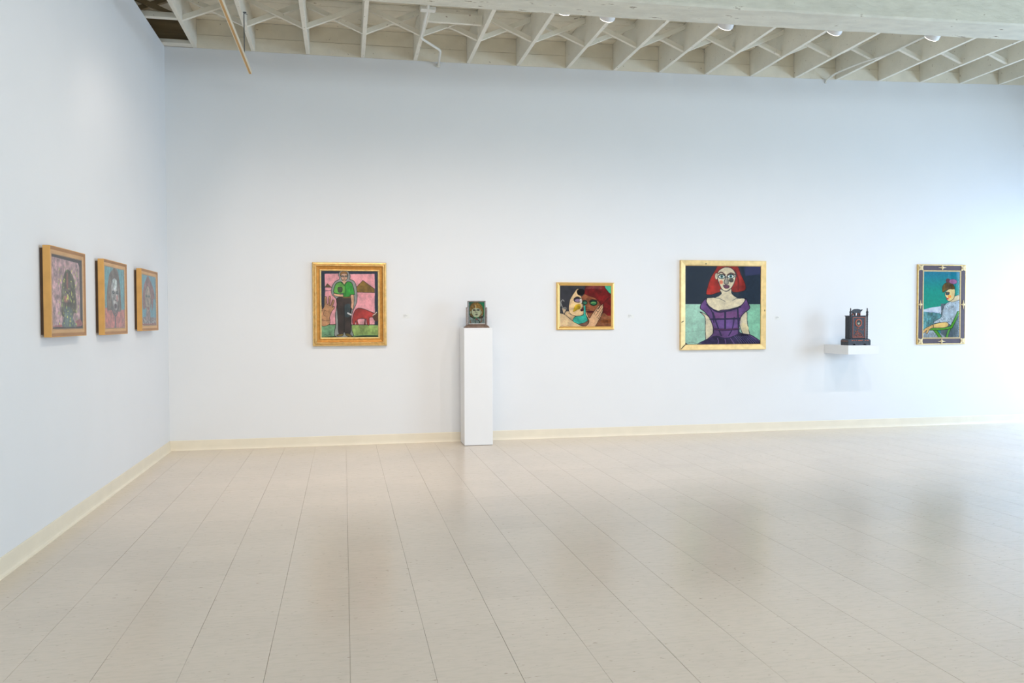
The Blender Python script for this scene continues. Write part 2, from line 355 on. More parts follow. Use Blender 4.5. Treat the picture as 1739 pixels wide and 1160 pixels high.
# ceiling: roof deck, sheathing boards, joists, cross bridging, blocking between the joists
deck = MB(); xs2 = np.linspace(-1.5, XR + 0.3, 14); n = len(xs2)
vs = [(x, y, zt(x) + dz) for dz in (0.315, 0.45) for y in (YF - 0.3, 0.3) for x in xs2]
fs = []
for i in range(n - 1):
    fs += [(i, i + 1, n + i + 1, n + i), (2 * n + i, 3 * n + i, 3 * n + i + 1, 2 * n + i + 1), (i, 2 * n + i, 2 * n + i + 1, i + 1), (n + i, n + i + 1, 3 * n + i + 1, 3 * n + i)]
fs += [(0, n, 3 * n, 2 * n), (n - 1, 2 * n - 1, 4 * n - 1, 3 * n - 1)]
ceil = struct(deck.add(vs, fs).build('ceiling', M['ceil']))
struct(MB().box(-1.5, -1.4, YF, 0.2, 3.9, 4.35).box(-1.4, -0.16, YF - 0.2, YF, 3.9, 4.35).box(-1.5, -0.16, YF - 0.2, 0.0, 3.85, 3.95).build('wall_loft', M['bare']))
JX = [-1.37, -0.82, -0.265, 0.285, 0.839, 1.373, 1.923, 2.462, 3.026, 3.563, 4.115, 4.653, 5.185, 5.737, 6.294, 6.85, 7.39, 7.95, 8.51, 9.06, 9.615, 10.17, 10.72]
bw = 0.142; y = -0.004; nb = 0
while y > YF:
    y1 = y - bw if y > -6.2 else YF
    if y1 < YF: y1 = YF
    bm_ = MB(); xb = np.linspace(-1.4, XR, 9); m_ = len(xb); j = random.uniform(-0.003, 0.003)
    vs = [(x, yy, zt(x) + dz + j) for dz in (0.287, 0.31) for yy in (y, y1 + 0.005) for x in xb]; fs = []
    for i in range(m_ - 1):
        fs += [(i, i + 1, m_ + i + 1, m_ + i), (2 * m_ + i, 3 * m_ + i, 3 * m_ + i + 1, 2 * m_ + i + 1), (i, 2 * m_ + i, 2 * m_ + i + 1, i + 1), (m_ + i, m_ + i + 1, 3 * m_ + i + 1, 3 * m_ + i)]
    bm_.add(vs, fs).build('sheathing_board', M['ceil'], ceil); y = y1
hw = 0.019
for i, x in enumerate(JX):
    z = zt(x); MB().box(x - hw, x + hw, YF + 0.02, -0.002, z, z + 0.285, 0.002).build('joist', M['joist'] if x > -0.5 else M['bare'], ceil)
def brace(x0, x1, z0, z1, yc, m):
    # a bar from low left (x0, z0) to high right (x1, z1); ends cut plumb against the joists
    h = 0.046; t = 0.018
    return MB().prism([(x0, z0), (x1, z1), (x1, z1 + h), (x0, z0 + h)], yc - t, yc + t).build('bridging_brace', m, ceil)
for i in range(1, len(JX) - 1):
    x0, x1 = JX[i] + hw, JX[i + 1] - hw; z0, z1 = zt(JX[i]), zt(JX[i + 1]); m = M['joist'] if i >= 3 else M['bare']
    front_up = (i % 2 == 1)      # which of the pair passes in front
    yf, yr = -0.715, -0.672
    brace(x0, x1, z0 + 0.012, z1 + 0.225, yf if front_up else yr, m)
    brace(x0, x1, z0 + 0.225, z1 + 0.012, yr if front_up else yf, m)
    mb = M['ceil'] if i >= 3 else M['bare']
    for k in (0, 1):
        xa, xb_ = x0, x1
        za, zb = zt(xa), zt(xb_)
        o = 0.001 + 0.134 * k; ht = 0.131 + 0.02 * k
        p = [(xa, za + o), (xb_, zb + o), (xb_, zb + o + ht), (xa, za + o + ht)]
        MB().prism(p, -0.003 + 0.004 * k + random.uniform(-0.0015, 0.0015), 0.018).build('blocking_board', mb, ceil)
# extra blocking pieces in the first bay and the fifth
MB().box(-0.24, 0.265, -0.11, -0.006, 4.004, 4.042, 0.002).build('blocking_board', M['joist'], ceil)
MB().box(-0.24, 0.265, -0.80, -0.74, 4.004, 4.052, 0.002).build('blocking_board', M['joist'], ceil)
MB().box(2.482, 3.006, -1.02, -0.98, 4.06, 4.145, 0.002).build('blocking_board', M['joist'], ceil)

# girder under the joists
gb = MB(); xg = np.linspace(0.001, XR - 0.001, 60); ng = len(xg)
pr = [(-2.235, -0.285 + 0.012), (-2.245, -0.285), (-2.565, -0.285), (-2.58, -0.285 + 0.014), (-2.58, -0.003), (-2.235, -0.003)]
vs = []
for x in xg:
    for yy, zz in pr:
        k = 0.004 if zz < -0.1 else 0.0
        vs.append((x, yy + random.uniform(-k, k), zt(x) + zz + random.uniform(-k, k) * 0.6))
q = len(pr); fs = [(i * q + k, i * q + (k + 1) % q, (i + 1) * q + (k + 1) % q, (i + 1) * q + k) for i in range(ng - 1) for k in range(q)]
fs += [tuple(range(q)), tuple((ng - 1) * q + k for k in range(q))]
tag(gb.add(vs, fs).build('ceiling_beam', M['beam']), 'rough cream-painted timber girder carrying the joists across the top right', 'beam')

# ------------------------------------------------------------------ painting rasteriser (flat paint as vertex colours of a fine grid)
def cr(pts, closed=True, sub=7):
    P = np.array(pts, float); n = len(P); out = []
    rng = range(n) if closed else range(n - 1)
    for i in rng:
        if closed: p0, p1, p2, p3 = P[(i - 1) % n], P[i], P[(i + 1) % n], P[(i + 2) % n]
        else: p0, p1, p2, p3 = P[max(i - 1, 0)], P[i], P[i + 1], P[min(i + 2, n - 1)]
        for k in range(sub):
            t = k / sub; out.append(0.5 * (2 * p1 + (p2 - p0) * t + (2 * p0 - 5 * p1 + 4 * p2 - p3) * t * t + (3 * p1 - p0 - 3 * p2 + p3) * t ** 3))
    if not closed: out.append(P[-1])
    return np.array(out)
class Art:
    SS = 2
    def __init__(s, x0, y0, x1, y1, nx, bg, seed=1):
        s.b = (x0, y0, x1, y1); s.nx = nx; s.ny = int(round(nx * (y1 - y0) / (x1 - x0))); s.rng = np.random.default_rng(seed)
        W, H = s.nx * s.SS, s.ny * s.SS; s.X = x0 + (np.arange(W) + 0.5) / W * (x1 - x0); s.Y = y0 + (np.arange(H) + 0.5) / H * (y1 - y0)
        s.img = np.empty((H, W, 3)); s.img[:] = bg
    def noise(s, cx, cy):
        g = s.rng.random((cy + 2, cx + 2)); H, W = s.img.shape[:2]
        yy = np.linspace(0, cy, H); xx = np.linspace(0, cx, W); iy = yy.astype(int); ix = xx.astype(int)
        fy = (yy - iy)[:, None]; fx = (xx - ix)[None]; a = g[iy][:, ix]; b = g[iy][:, ix + 1]; c = g[iy + 1][:, ix]; d = g[iy + 1][:, ix + 1]
        return (a * (1 - fx) + b * fx) * (1 - fy) + (c * (1 - fx) + d * fx) * fy - 0.5
    def _put(s, m, ys, xs, col, mott):
        col = np.array(col, float); sub = s.img[ys, xs]
        if mott:
            if not hasattr(s, '_n'): s._n = s.noise(14, 14) + 0.5 * s.noise(38, 38)
            c = col[None, None] * (1 + mott * 2.2 * s._n[ys, xs][..., None])
        else: c = np.broadcast_to(col, sub.shape)
        sub[m] = c[m]
    def poly(s, pts, col, smooth=True, out=None, ow=4, mott=0.10):
        P = cr(pts) if smooth else np.array(pts, float)
        x0, y0 = P.min(0); x1, y1 = P.max(0)
        ix = np.where((s.X >= x0) & (s.X <= x1))[0]; iy = np.where((s.Y >= y0) & (s.Y <= y1))[0]
        if len(ix) and len(iy):
            xs, ys = slice(ix[0], ix[-1] + 1), slice(iy[0], iy[-1] + 1); X = s.X[xs][None]; Y = s.Y[ys][:, None]
            m = np.zeros((len(iy), len(ix)), bool); Q = np.roll(P, -1, 0)
            for (ax, ay), (bx, by) in zip(P, Q):
                if ay == by: continue
                c = (ay > Y) != (by > Y); m ^= c & (X < (bx - ax) * (Y - ay) / (by - ay) + ax)
            s._put(m, ys, xs, col, mott)
        if out is not None: s.line(list(P) + [P[0]], out, ow, False)
    def line(s, pts, col, wd=4, smooth=True):
        P = cr(pts, False) if smooth else np.array(pts, float)
        for (ax, ay), (bx, by) in zip(P[:-1], P[1:]):
            r = wd / 2; ix = np.where((s.X >= min(ax, bx) - r) & (s.X <= max(ax, bx) + r))[0]; iy = np.where((s.Y >= min(ay, by) - r) & (s.Y <= max(ay, by) + r))[0]
            if not len(ix) or not len(iy): continue
            xs, ys = slice(ix[0], ix[-1] + 1), slice(iy[0], iy[-1] + 1); X = s.X[xs][None]; Y = s.Y[ys][:, None]
            L = (bx - ax) ** 2 + (by - ay) ** 2 + 1e-9; t = np.clip(((X - ax) * (bx - ax) + (Y - ay) * (by - ay)) / L, 0, 1)
            m = (X - ax - t * (bx - ax)) ** 2 + (Y - ay - t * (by - ay)) ** 2 <= r * r
            s._put(m, ys, xs, col, 0)
    def ell(s, cx, cy, rx, ry, col, rot=0, out=None, ow=4, mott=0.06):
        c, n = math.cos(rot), math.sin(rot)
        P = [(cx + rx * math.cos(t) * c - ry * math.sin(t) * n, cy + rx * math.cos(t) * n + ry * math.sin(t) * c) for t in np.linspace(0, 2 * math.pi, 25)[:-1]]
        s.poly(P, col, False, out, ow, mott)
    def rect(s, x0, y0, x1, y1, col, mott=0.08): s.poly([(x0, y0), (x1, y0), (x1, y1), (x0, y1)], col, False, mott=mott)
    def grad(s, y0, c0, y1, c1, x0=None, x1=None):
        iy = np.where((s.Y >= y0) & (s.Y <= y1))[0]; t = ((s.Y[iy] - y0) / (y1 - y0))[:, None, None]
        ix = slice(None) if x0 is None else np.where((s.X >= x0) & (s.X <= x1))[0]
        g = np.array(c0) * (1 - t) + np.array(c1) * t
        if x0 is None: s.img[iy] = g
        else: s.img[iy[0]:iy[-1] + 1, ix[0]:ix[-1] + 1] = g
    def mesh(s, name, W, H, y=0.0, mott=0.05, streak=0.0, gain=1.0, sat=1.0):
        im = s.img * (1 + mott * 2 * (s.noise(40, 40) + s.noise(110, 110))[..., None])
        if streak: im = im * (1 + streak * 2 * (s.noise(90, 9) + 0.6 * s.noise(60, 30))[..., None])
        im = im.mean(-1, keepdims=True) * (1 - sat) + im * sat
        im = np.clip(im, 0, 255).reshape(s.ny, s.SS, s.nx, s.SS, 3).mean((1, 3)) / 255
        lin = np.where(im <= 0.04045, im / 12.92, ((im + 0.055) / 1.055) ** 2.4) * gain
        nx, ny = s.nx, s.ny
        gx, gz = np.meshgrid(np.linspace(-W / 2, W / 2, nx), np.linspace(H / 2, -H / 2, ny))
        vs = np.stack([gx, np.full_like(gx, y), gz], -1).reshape(-1, 3)
        i = (np.arange(ny - 1)[:, None] * nx + np.arange(nx - 1)[None]).ravel()
        fs = np.stack([i, i + nx, i + nx + 1, i + 1], -1)
        me = bpy.data.meshes.new(name); me.vertices.add(len(vs)); me.vertices.foreach_set('co', vs.ravel())
        me.loops.add(fs.size); me.loops.foreach_set('vertex_index', fs.ravel()); me.polygons.add(len(fs))
        me.polygons.foreach_set('loop_start', np.arange(len(fs)) * 4); me.update(calc_edges=True)
        at = me.color_attributes.new('paint', 'FLOAT_COLOR', 'POINT')
        at.data.foreach_set('color', np.concatenate([lin.reshape(-1, 3), np.ones((nx * ny, 1))], 1).astype(np.float32).ravel())
        me.materials.append(M['paint']); return me

# ------------------------------------------------------------------ frames
def rails(W, H, prof, m, parent, name='frame_rail', mitre=0.0004):
    # prof: closed outline of (inset from the outer edge, distance out from the wall)
    n = len(prof)
    for side in range(4):
        vs = []
        for end in (-1, 1):
            for i, d in prof:
                if side == 0: p = (end * (W / 2 - i - mitre), -d, H / 2 - i)
                elif side == 1: p = (end * (W / 2 - i - mitre), -d, -H / 2 + i)
                elif side == 2: p = (-W / 2 + i, -d, end * (H / 2 - i - mitre))
                else: p = (W / 2 - i, -d, end * (H / 2 - i - mitre))
                vs.append(p)
        fs = [(k, (k + 1) % n, (k + 1) % n + n, k + n) for k in range(n)] + [tuple(range(n)), tuple(range(2 * n - 1, n - 1, -1))]
        MB().add(vs, fs).build(name, m, parent)
def pane(W, H, d, parent, th=0.002, name='glass_pane'):
    b = MB().box(-W / 2, W / 2, -d, -d + th, -H / 2, H / 2); b.mi[2] = 1
    o = b.build(name, [M['clear'], M['glass']], parent)
    # the reflecting coat sits on the front face only
    for p in o.data.polygons: p.material_index = 1 if p.normal.y < -0.9 else 0
    return o
def picture(name, label, group, cx, cz, W, H, depth_art, inset, art, y=0.0, x=None, glass_on=True, streak=0.0, mott=0.05, gain=1.0, sat=1.0):
    if x is None: t = thing(name, label, 'picture', (cx, y, cz), 0, group)
    else: t = thing(name, label, 'picture', (x, cx, cz), math.pi / 2, group)
    iw, ih = W - 2 * inset, H - 2 * inset
    put('painted_panel', art.mesh('painted_panel', iw + 0.008, ih + 0.008, -depth_art, mott, streak, gain, sat), t)
    MB().box(-iw / 2 - 0.01, iw / 2 + 0.01, -depth_art + 0.0006, -0.002, -ih / 2 - 0.01, ih / 2 + 0.01).build('backing_board', M['backing'], t)
    if glass_on: pane(iw + 0.006, ih + 0.006, depth_art + 0.004, t)
    return t

# ---- art 1: standing man in a green shirt
def art_man():
    a = Art(248, 198, 908, 972, 210, (40, 52, 70), 3)
    a.poly([(296, 240), (450, 236), (600, 240), (862, 236), (866, 420), (860, 560), (866, 700), (858, 818), (290, 818), (292, 600), (300, 430)], (226, 166, 174), False)
    a.rect(248, 818, 910, 975, (118, 160, 108)); a.rect(248, 825, 412, 950, (122, 166, 128), 0.14)
    a.poly([(600, 830), (720, 826), (905, 840), (908, 930), (760, 935), (610, 930)], (150, 176, 104), mott=0.2)
    a.poly([(248, 960), (420, 948), (600, 955), (720, 942), (910, 945), (912, 980), (248, 980)], (34, 66, 38))
    a.line([(248, 818), (420, 816)], (34, 34, 36), 8, False); a.line([(600, 820), (910, 820)], (34, 34, 36), 8, False)
    D = (42, 38, 38)
    a.poly([(298, 392), (326, 350), (372, 394)], (104, 86, 58), False, D, 4); a.line([(296, 432), (362, 430)], (90, 80, 100), 7)
    a.poly([(655, 388), (728, 312), (860, 408), (860, 452), (660, 446)], (142, 114, 52), False, D, 5, 0.2)
    # hand at the left
    sk = (198, 152, 112)
    a.poly([(248, 580), (262, 600), (268, 640), (290, 600), (292, 510), (306, 496), (318, 514), (320, 585), (336, 570), (342, 505), (352, 493), (362, 512), (350, 600), (362, 590), (380, 540), (396, 536), (402, 556), (378, 618), (398, 606), (402, 630), (372, 668), (350, 730), (345, 812), (248, 815)], sk, True, D, 5, 0.12)
    for l in ([(300, 520), (306, 560), (300, 590)], [(345, 520), (346, 570), (336, 600)], [(385, 550), (370, 600)], [(255, 660), (280, 650), (320, 665)], [(290, 660), (280, 700), (300, 720)], [(262, 760), (300, 772), (345, 770)]): a.line(l, (110, 76, 56), 5)
    # red bull
    rd = (172, 62, 58)
    a.poly([(612, 812), (604, 770), (618, 700), (642, 650), (682, 630), (740, 640), (800, 664), (850, 684), (884, 690), (886, 712), (860, 740), (838, 734), (800, 742), (798, 818), (776, 818), (764, 758), (754, 760), (752, 818), (740, 812), (744, 752), (664, 758), (672, 816), (654, 816), (642, 775), (630, 816)], rd, True, D, 6, 0.16)
    a.poly([(838, 735), (850, 700), (885, 690), (905, 720), (905, 770), (868, 780)], (92, 62, 46)); a.line([(838, 712), (862, 698), (884, 676)], (225, 215, 200), 8)
    # pale outline round the figure, then the figure
    a.poly([(452, 240), (480, 204), (520, 198), (562, 212), (584, 262), (580, 300), (622, 318), (650, 370), (660, 450), (656, 560), (622, 640), (600, 700), (592, 780), (598, 880), (604, 952), (412, 950), (416, 820), (414, 700), (432, 580), (420, 520), (376, 470), (374, 400), (410, 332), (462, 296)], (152, 158, 154), True, D, 6, 0.06)
    a.poly([(440, 510), (590, 508), (598, 600), (588, 720), (582, 912), (520, 916), (512, 800), (506, 912), (450, 916), (442, 760), (432, 600)], (64, 52, 48), True, (28, 24, 24), 5, 0.2)
    a.poly([(520, 600), (580, 590), (576, 720), (520, 720)], (60, 72, 76), mott=0.2); a.line([(510, 560), (514, 700), (510, 900)], (26, 22, 22), 6)
    a.poly([(432, 935), (490, 922), (500, 935), (470, 950), (436, 948)], (128, 110, 52), True, (30, 28, 24), 5); a.poly([(524, 920), (560, 918), (596, 945), (585, 960), (540, 945)], (128, 110, 52), True, (30, 28, 24), 5)
    a.poly([(400, 462), (470, 470), (522, 480), (518, 500), (440, 496), (402, 485)], (214, 172, 142), True, D, 5)
    a.poly([(588, 478), (622, 478), (626, 560), (612, 640), (588, 630), (594, 570)], (214, 172, 142), True, D, 5)
    a.line([(592, 632), (580, 690)], (30, 28, 30), 16); a.line([(555, 686), (590, 704)], (222, 222, 222), 18)
    a.poly([(470, 330), (520, 345), (560, 326), (606, 350), (632, 460), (622, 474), (582, 478), (578, 496), (512, 502), (500, 462), (452, 468), (398, 452), (402, 400), (424, 350)], (58, 158, 62), True, D, 6, 0.12)
    a.poly([(464, 340), (512, 368), (520, 440), (500, 456), (450, 460), (404, 446), (408, 400), (430, 354)], (106, 168, 78), mott=0.12)
    a.poly([(446, 396), (490, 396), (488, 440), (468, 452), (448, 440)], (72, 86, 62), True, D, 5); a.line([(524, 350), (534, 420), (520, 490)], (40, 90, 46), 5); a.line([(596, 380), (590, 440)], (36, 90, 44), 5)
    a.line([(480, 330), (515, 372), (550, 328)], (36, 70, 40), 8, False); a.rect(500, 500, 584, 514, (120, 96, 50))
    a.poly([(490, 318), (545, 318), (515, 360)], (210, 172, 142), False)
    a.ell(516, 268, 38, 52, (208, 172, 146), 0, D, 5); a.poly([(474, 262), (476, 226), (510, 212), (548, 222), (558, 264), (545, 240), (510, 236), (486, 244)], (148, 108, 62), True, (80, 58, 40), 4)
    for x in (496, 538): a.ell(x, 266, 15, 8, (120, 112, 106), 0, (44, 42, 44), 4)
    a.line([(516, 268), (512, 286), (522, 290)], (120, 84, 66), 5); a.line([(500, 304), (532, 304)], (130, 70, 62), 6)
    a.line([(280, 936), (300, 932), (320, 940), (345, 930), (368, 938)], (82, 104, 84), 5); return a

# ---- art 2: two faces and a hand
def art_faces():
    a = Art(203, 235, 1062, 902, 230, (78, 190, 156), 5)
    K = (24, 20, 20)
    a.poly([(590, 225), (900, 225), (965, 290), (1030, 365), (1075, 400), (1075, 745), (980, 728), (925, 670), (880, 600), (850, 540), (760, 480), (660, 430), (580, 430)], (112, 26, 26), True, K, 5, 0.25)
    a.rect(840, 640, 1062, 902, (150, 96, 64)); a.poly([(905, 560), (1062, 430), (1075, 745), (980, 728), (925, 690)], (112, 26, 26), True, K, 5, 0.25)
    a.poly([(700, 240), (880, 240), (900, 300), (760, 290), (640, 300)], (126, 52, 50), mott=0.2)
    a.poly([(565, 410), (620, 380), (700, 412), (790, 440), (850, 500), (900, 590), (905, 700), (820, 800), (720, 840), (660, 800), (600, 640), (560, 560), (545, 450)], (150, 92, 62), True, (70, 36, 28), 6, 0.2)
    a.poly([(935, 680), (1000, 722), (1075, 740), (1075, 920), (760, 920), (840, 800), (900, 720)], (152, 98, 66), True, None, 5, 0.2)
    a.poly([(900, 790), (1040, 780), (1050, 840), (900, 830)], (166, 96, 50), mott=0.25)
    a.poly([(190, 270), (270, 225), (600, 225), (622, 300), (610, 370), (580, 410), (520, 400), (500, 330), (470, 380), (420, 440), (390, 560), (380, 690), (320, 722), (262, 690), (190, 640)], (54, 54, 62), mott=0.12)
    a.poly([(330, 650), (480, 700), (500, 760), (430, 830), (380, 800), (300, 730)], (216, 190, 150))
    P = (224, 198, 154)
    a.poly([(458, 345), (490, 302), (530, 294), (548, 318), (510, 350), (508, 384), (560, 412), (574, 470), (566, 520), (604, 566), (570, 600), (608, 612), (604, 650), (594, 700), (500, 734), (410, 706), (366, 650), (362, 570), (382, 470), (420, 400)], P, True, K, 5, 0.1)
    a.ell(556, 345, 66, 52, (16, 13, 14))
    a.ell(500, 468, 62, 46, (52, 46, 58)); a.ell(505, 480, 44, 24, (148, 130, 158)); a.poly([(545, 440), (575, 470), (570, 520), (540, 500)], (226, 220, 210))
    a.line([(448, 450), (500, 425), (560, 450)], (28, 24, 28), 12); a.line([(450, 490), (510, 510), (550, 500)], (28, 24, 28), 8)
    a.poly([(470, 552), (545, 540), (548, 604), (500, 630), (440, 660), (432, 640)], (198, 168, 46), mott=0.25); a.poly([(550, 622), (602, 604), (606, 636), (565, 652)], (88, 34, 46)); a.line([(576, 570), (598, 560)], K, 8); a.line([(560, 640), (606, 622)], (40, 16, 22), 5)
    a.poly([(190, 700), (250, 686), (300, 706), (360, 752), (430, 806), (520, 858), (640, 905), (190, 915)], (224, 200, 160), True, K, 7, 0.08)
    a.poly([(428, 802), (470, 734), (590, 716), (604, 640), (602, 560), (632, 572), (640, 690), (668, 802), (600, 836), (520, 852)], (66, 186, 168), True, K, 6, 0.15)
    a.poly([(520, 858), (600, 838), (668, 806), (674, 850), (636, 896)], (136, 98, 82), True, K, 5)
    a.ell(765, 515, 66, 50, (22, 44, 36)); a.ell(765, 520, 46, 28, (52, 128, 76)); a.line([(720, 520), (765, 512), (800, 518)], (150, 190, 120), 10)
    a.ell(622, 512, 44, 40, (32, 62, 52)); a.ell(625, 515, 28, 22, (64, 128, 100)); a.line([(590, 480), (650, 500), (662, 530)], (60, 34, 26), 9); a.line([(690, 500), (740, 462), (830, 480)], (60, 34, 26), 9)
    a.line([(655, 560), (640, 620), (700, 630)], (84, 44, 34), 9); a.poly([(650, 655), (700, 640), (770, 650), (740, 675), (680, 680)], (92, 36, 36)); a.line([(650, 660), (770, 655)], (46, 18, 20), 6)
    H = (224, 186, 146)
    a.poly([(620, 905), (670, 860), (690, 800), (654, 730), (634, 684), (648, 664), (694, 760), (740, 700), (800, 620), (850, 560), (864, 566), (840, 620), (882, 564), (916, 540), (922, 560), (914, 650), (890, 720), (850, 790), (770, 905)], H, True, K, 6, 0.06)
    for l in ([(860, 570), (800, 650), (770, 700)], [(915, 555), (850, 650), (800, 720)], [(912, 610), (860, 700), (820, 750)], [(900, 680), (860, 740), (840, 775)], [(830, 600), (815, 640), (840, 660)]): a.line(l, (80, 56, 50), 7)
    a.line([(235, 570), (232, 510), (262, 470), (284, 490)], (150, 150, 148), 14); a.ell(298, 606, 30, 26, (128, 124, 120)); a.line([(235, 520), (250, 560), (270, 600)], (150, 150, 148), 10); a.poly([(250, 600), (318, 625), (280, 692)], (214, 192, 160), False)
    a.line([(352, 676), (420, 712), (500, 730)], K, 5); a.line([(222, 886), (255, 880), (300, 890), (340, 880), (400, 886)], (168, 142, 110), 6); return a

# ---- art 3: red-haired woman in a purple dress
def art_woman():
    a = Art(166, 133, 992, 1002, 250, (40, 54, 70), 8)
    K = (34, 34, 46)
    a.rect(160, 556, 1000, 1010, (170, 208, 190), 0.05); a.rect(830, 556, 1000, 1010, (146, 200, 172), 0.05)
    a.line([(170, 860), (390, 840)], (146, 184, 168), 5)
    a.poly([(540, 120), (690, 120), (740, 150), (770, 230), (812, 320), (822, 385), (790, 412), (700, 425), (640, 400), (520, 430), (455, 452), (398, 446), (408, 380), (440, 280), (490, 190)], (168, 50, 42), True, (60, 30, 34), 6, 0.2)
    a.line([(700, 180), (740, 280), (740, 400)], (124, 36, 34), 16)
    P = (222, 212, 184)
    a.poly([(545, 395), (560, 440), (500, 480), (405, 490), (396, 530), (440, 590), (520, 632), (660, 612), (770, 575), (812, 520), (805, 492), (735, 488), (672, 440), (660, 385)], P, True, K, 5, 0.05)
    a.poly([(330, 640), (420, 690), (468, 800), (462, 910), (400, 962), (388, 850), (384, 700)], P, True, K, 6, 0.05); a.poly([(835, 640), (842, 750), (864, 870), (882, 925), (800, 890), (755, 760), (775, 680)], P, True, K, 6, 0.05)
    a.poly([(785, 760), (850, 800), (850, 862), (790, 860)], (226, 214, 176), mott=0.1)
    a.ell(505, 252, 16, 36, P, 0, K, 5); a.ell(706, 240, 14, 36, P, 0, K, 5)
    a.poly([(545, 178), (600, 152), (665, 162), (706, 208), (712, 262), (694, 330), (660, 386), (614, 416), (566, 392), (530, 320), (512, 250), (522, 205)], P, True, K, 6, 0.05)
    for x, y in ((562, 254), (660, 250)):
        a.ell(x, y, 42, 26, (40, 60, 66)); a.ell(x, y + 2, 32, 17, (226, 232, 226)); a.ell(x, y + 1, 15, 16, (70, 128, 126)); a.ell(x, y + 1, 7, 8, (20, 24, 28))
    a.line([(528, 222), (560, 208), (598, 236)], (92, 58, 52), 12); a.line([(624, 236), (660, 216), (704, 230)], (92, 58, 52), 12)
    a.poly([(640, 282), (688, 278), (684, 312), (650, 314)], (78, 78, 72), mott=0.2); a.ell(556, 316, 20, 22, (226, 138, 108), mott=0.2)
    a.poly([(606, 262), (622, 262), (636, 318), (620, 338), (592, 330), (590, 306)], (172, 168, 156), True, K, 6); a.poly([(580, 352), (610, 346), (642, 356), (636, 378), (600, 382)], (112, 70, 92), True, (60, 34, 56), 5)
    for l in ([(470, 484), (540, 496), (600, 526)], [(680, 516), (720, 494), (752, 492)], [(560, 396), (612, 412), (656, 386)]): a.line(l, (90, 90, 90), 5)
    U = (112, 78, 134)
    a.poly([(400, 492), (398, 530), (440, 590), (520, 630), (560, 622), (650, 612), (765, 575), (815, 518), (822, 490), (858, 560), (864, 604), (800, 660), (765, 720), (752, 860), (900, 905), (960, 1010), (330, 1010), (420, 930), (472, 870), (470, 800), (430, 700), (372, 632), (334, 600), (350, 540)], U, True, K, 8, 0.14)
    a.poly([(490, 655), (735, 640), (745, 712), (500, 716)], (130, 84, 138)); a.poly([(510, 732), (740, 728), (735, 800), (520, 815)], (120, 88, 152))
    a.poly([(430, 930), (500, 900), (620, 925), (760, 880), (880, 910), (960, 1010), (330, 1010)], (50, 40, 78), mott=0.3)
    for l, wd in (([(600, 640), (600, 820)], 20), ([(440, 720), (600, 718), (760, 712)], 18), ([(480, 826), (600, 838), (750, 826)], 22), ([(470, 650), (520, 800), (560, 900)], 14), ([(735, 600), (745, 760), (750, 990)], 18), ([(700, 700), (680, 820), (640, 900)], 12), ([(500, 915), (620, 930), (750, 890)], 14), ([(440, 590), (520, 640), (650, 625), (770, 585)], 14), ([(400, 560), (460, 640), (480, 760)], 10)): a.line(l, (46, 42, 76), wd)
    a.line([(480, 826), (600, 836), (750, 822)], (92, 44, 88), 10)
    for k in range(9): a.line([(700 + 22 * k, 905), (730 + 24 * k, 940), (760 + 26 * k, 985)], (112, 108, 150), 4)
    for l in ([(520, 930), (530, 965), (520, 1000)], [(600, 940), (610, 990)], [(660, 930), (700, 990)]): a.line(l, (120, 92, 150), 8)
    a.line([(215, 972), (250, 968), (300, 986), (345, 978)], (128, 160, 146), 5)
    B = (58, 46, 70)      # dark border with rounded inner corners
    for sx, sy in ((166, 1002), (992, 1002), (166, 133), (992, 133)):
        r = 70; dx = 1 if sx < 500 else -1; dy = 1 if sy < 500 else -1
        pts = [(sx, sy), (sx, sy + dy * r)] + [(sx + dx * (r - r * math.cos(t)), sy + dy * (r - r * math.sin(t))) for t in np.linspace(0, math.pi / 2, 8)] + [(sx + dx * r, sy)]
        a.poly(pts, B, False, mott=0.1)
    for p in ([(166, 133), (992, 133)], [(166, 133), (166, 1002)], [(992, 133), (992, 1002)], [(166, 1002), (992, 1002)]): a.line(p, B, 18, False)
    return a

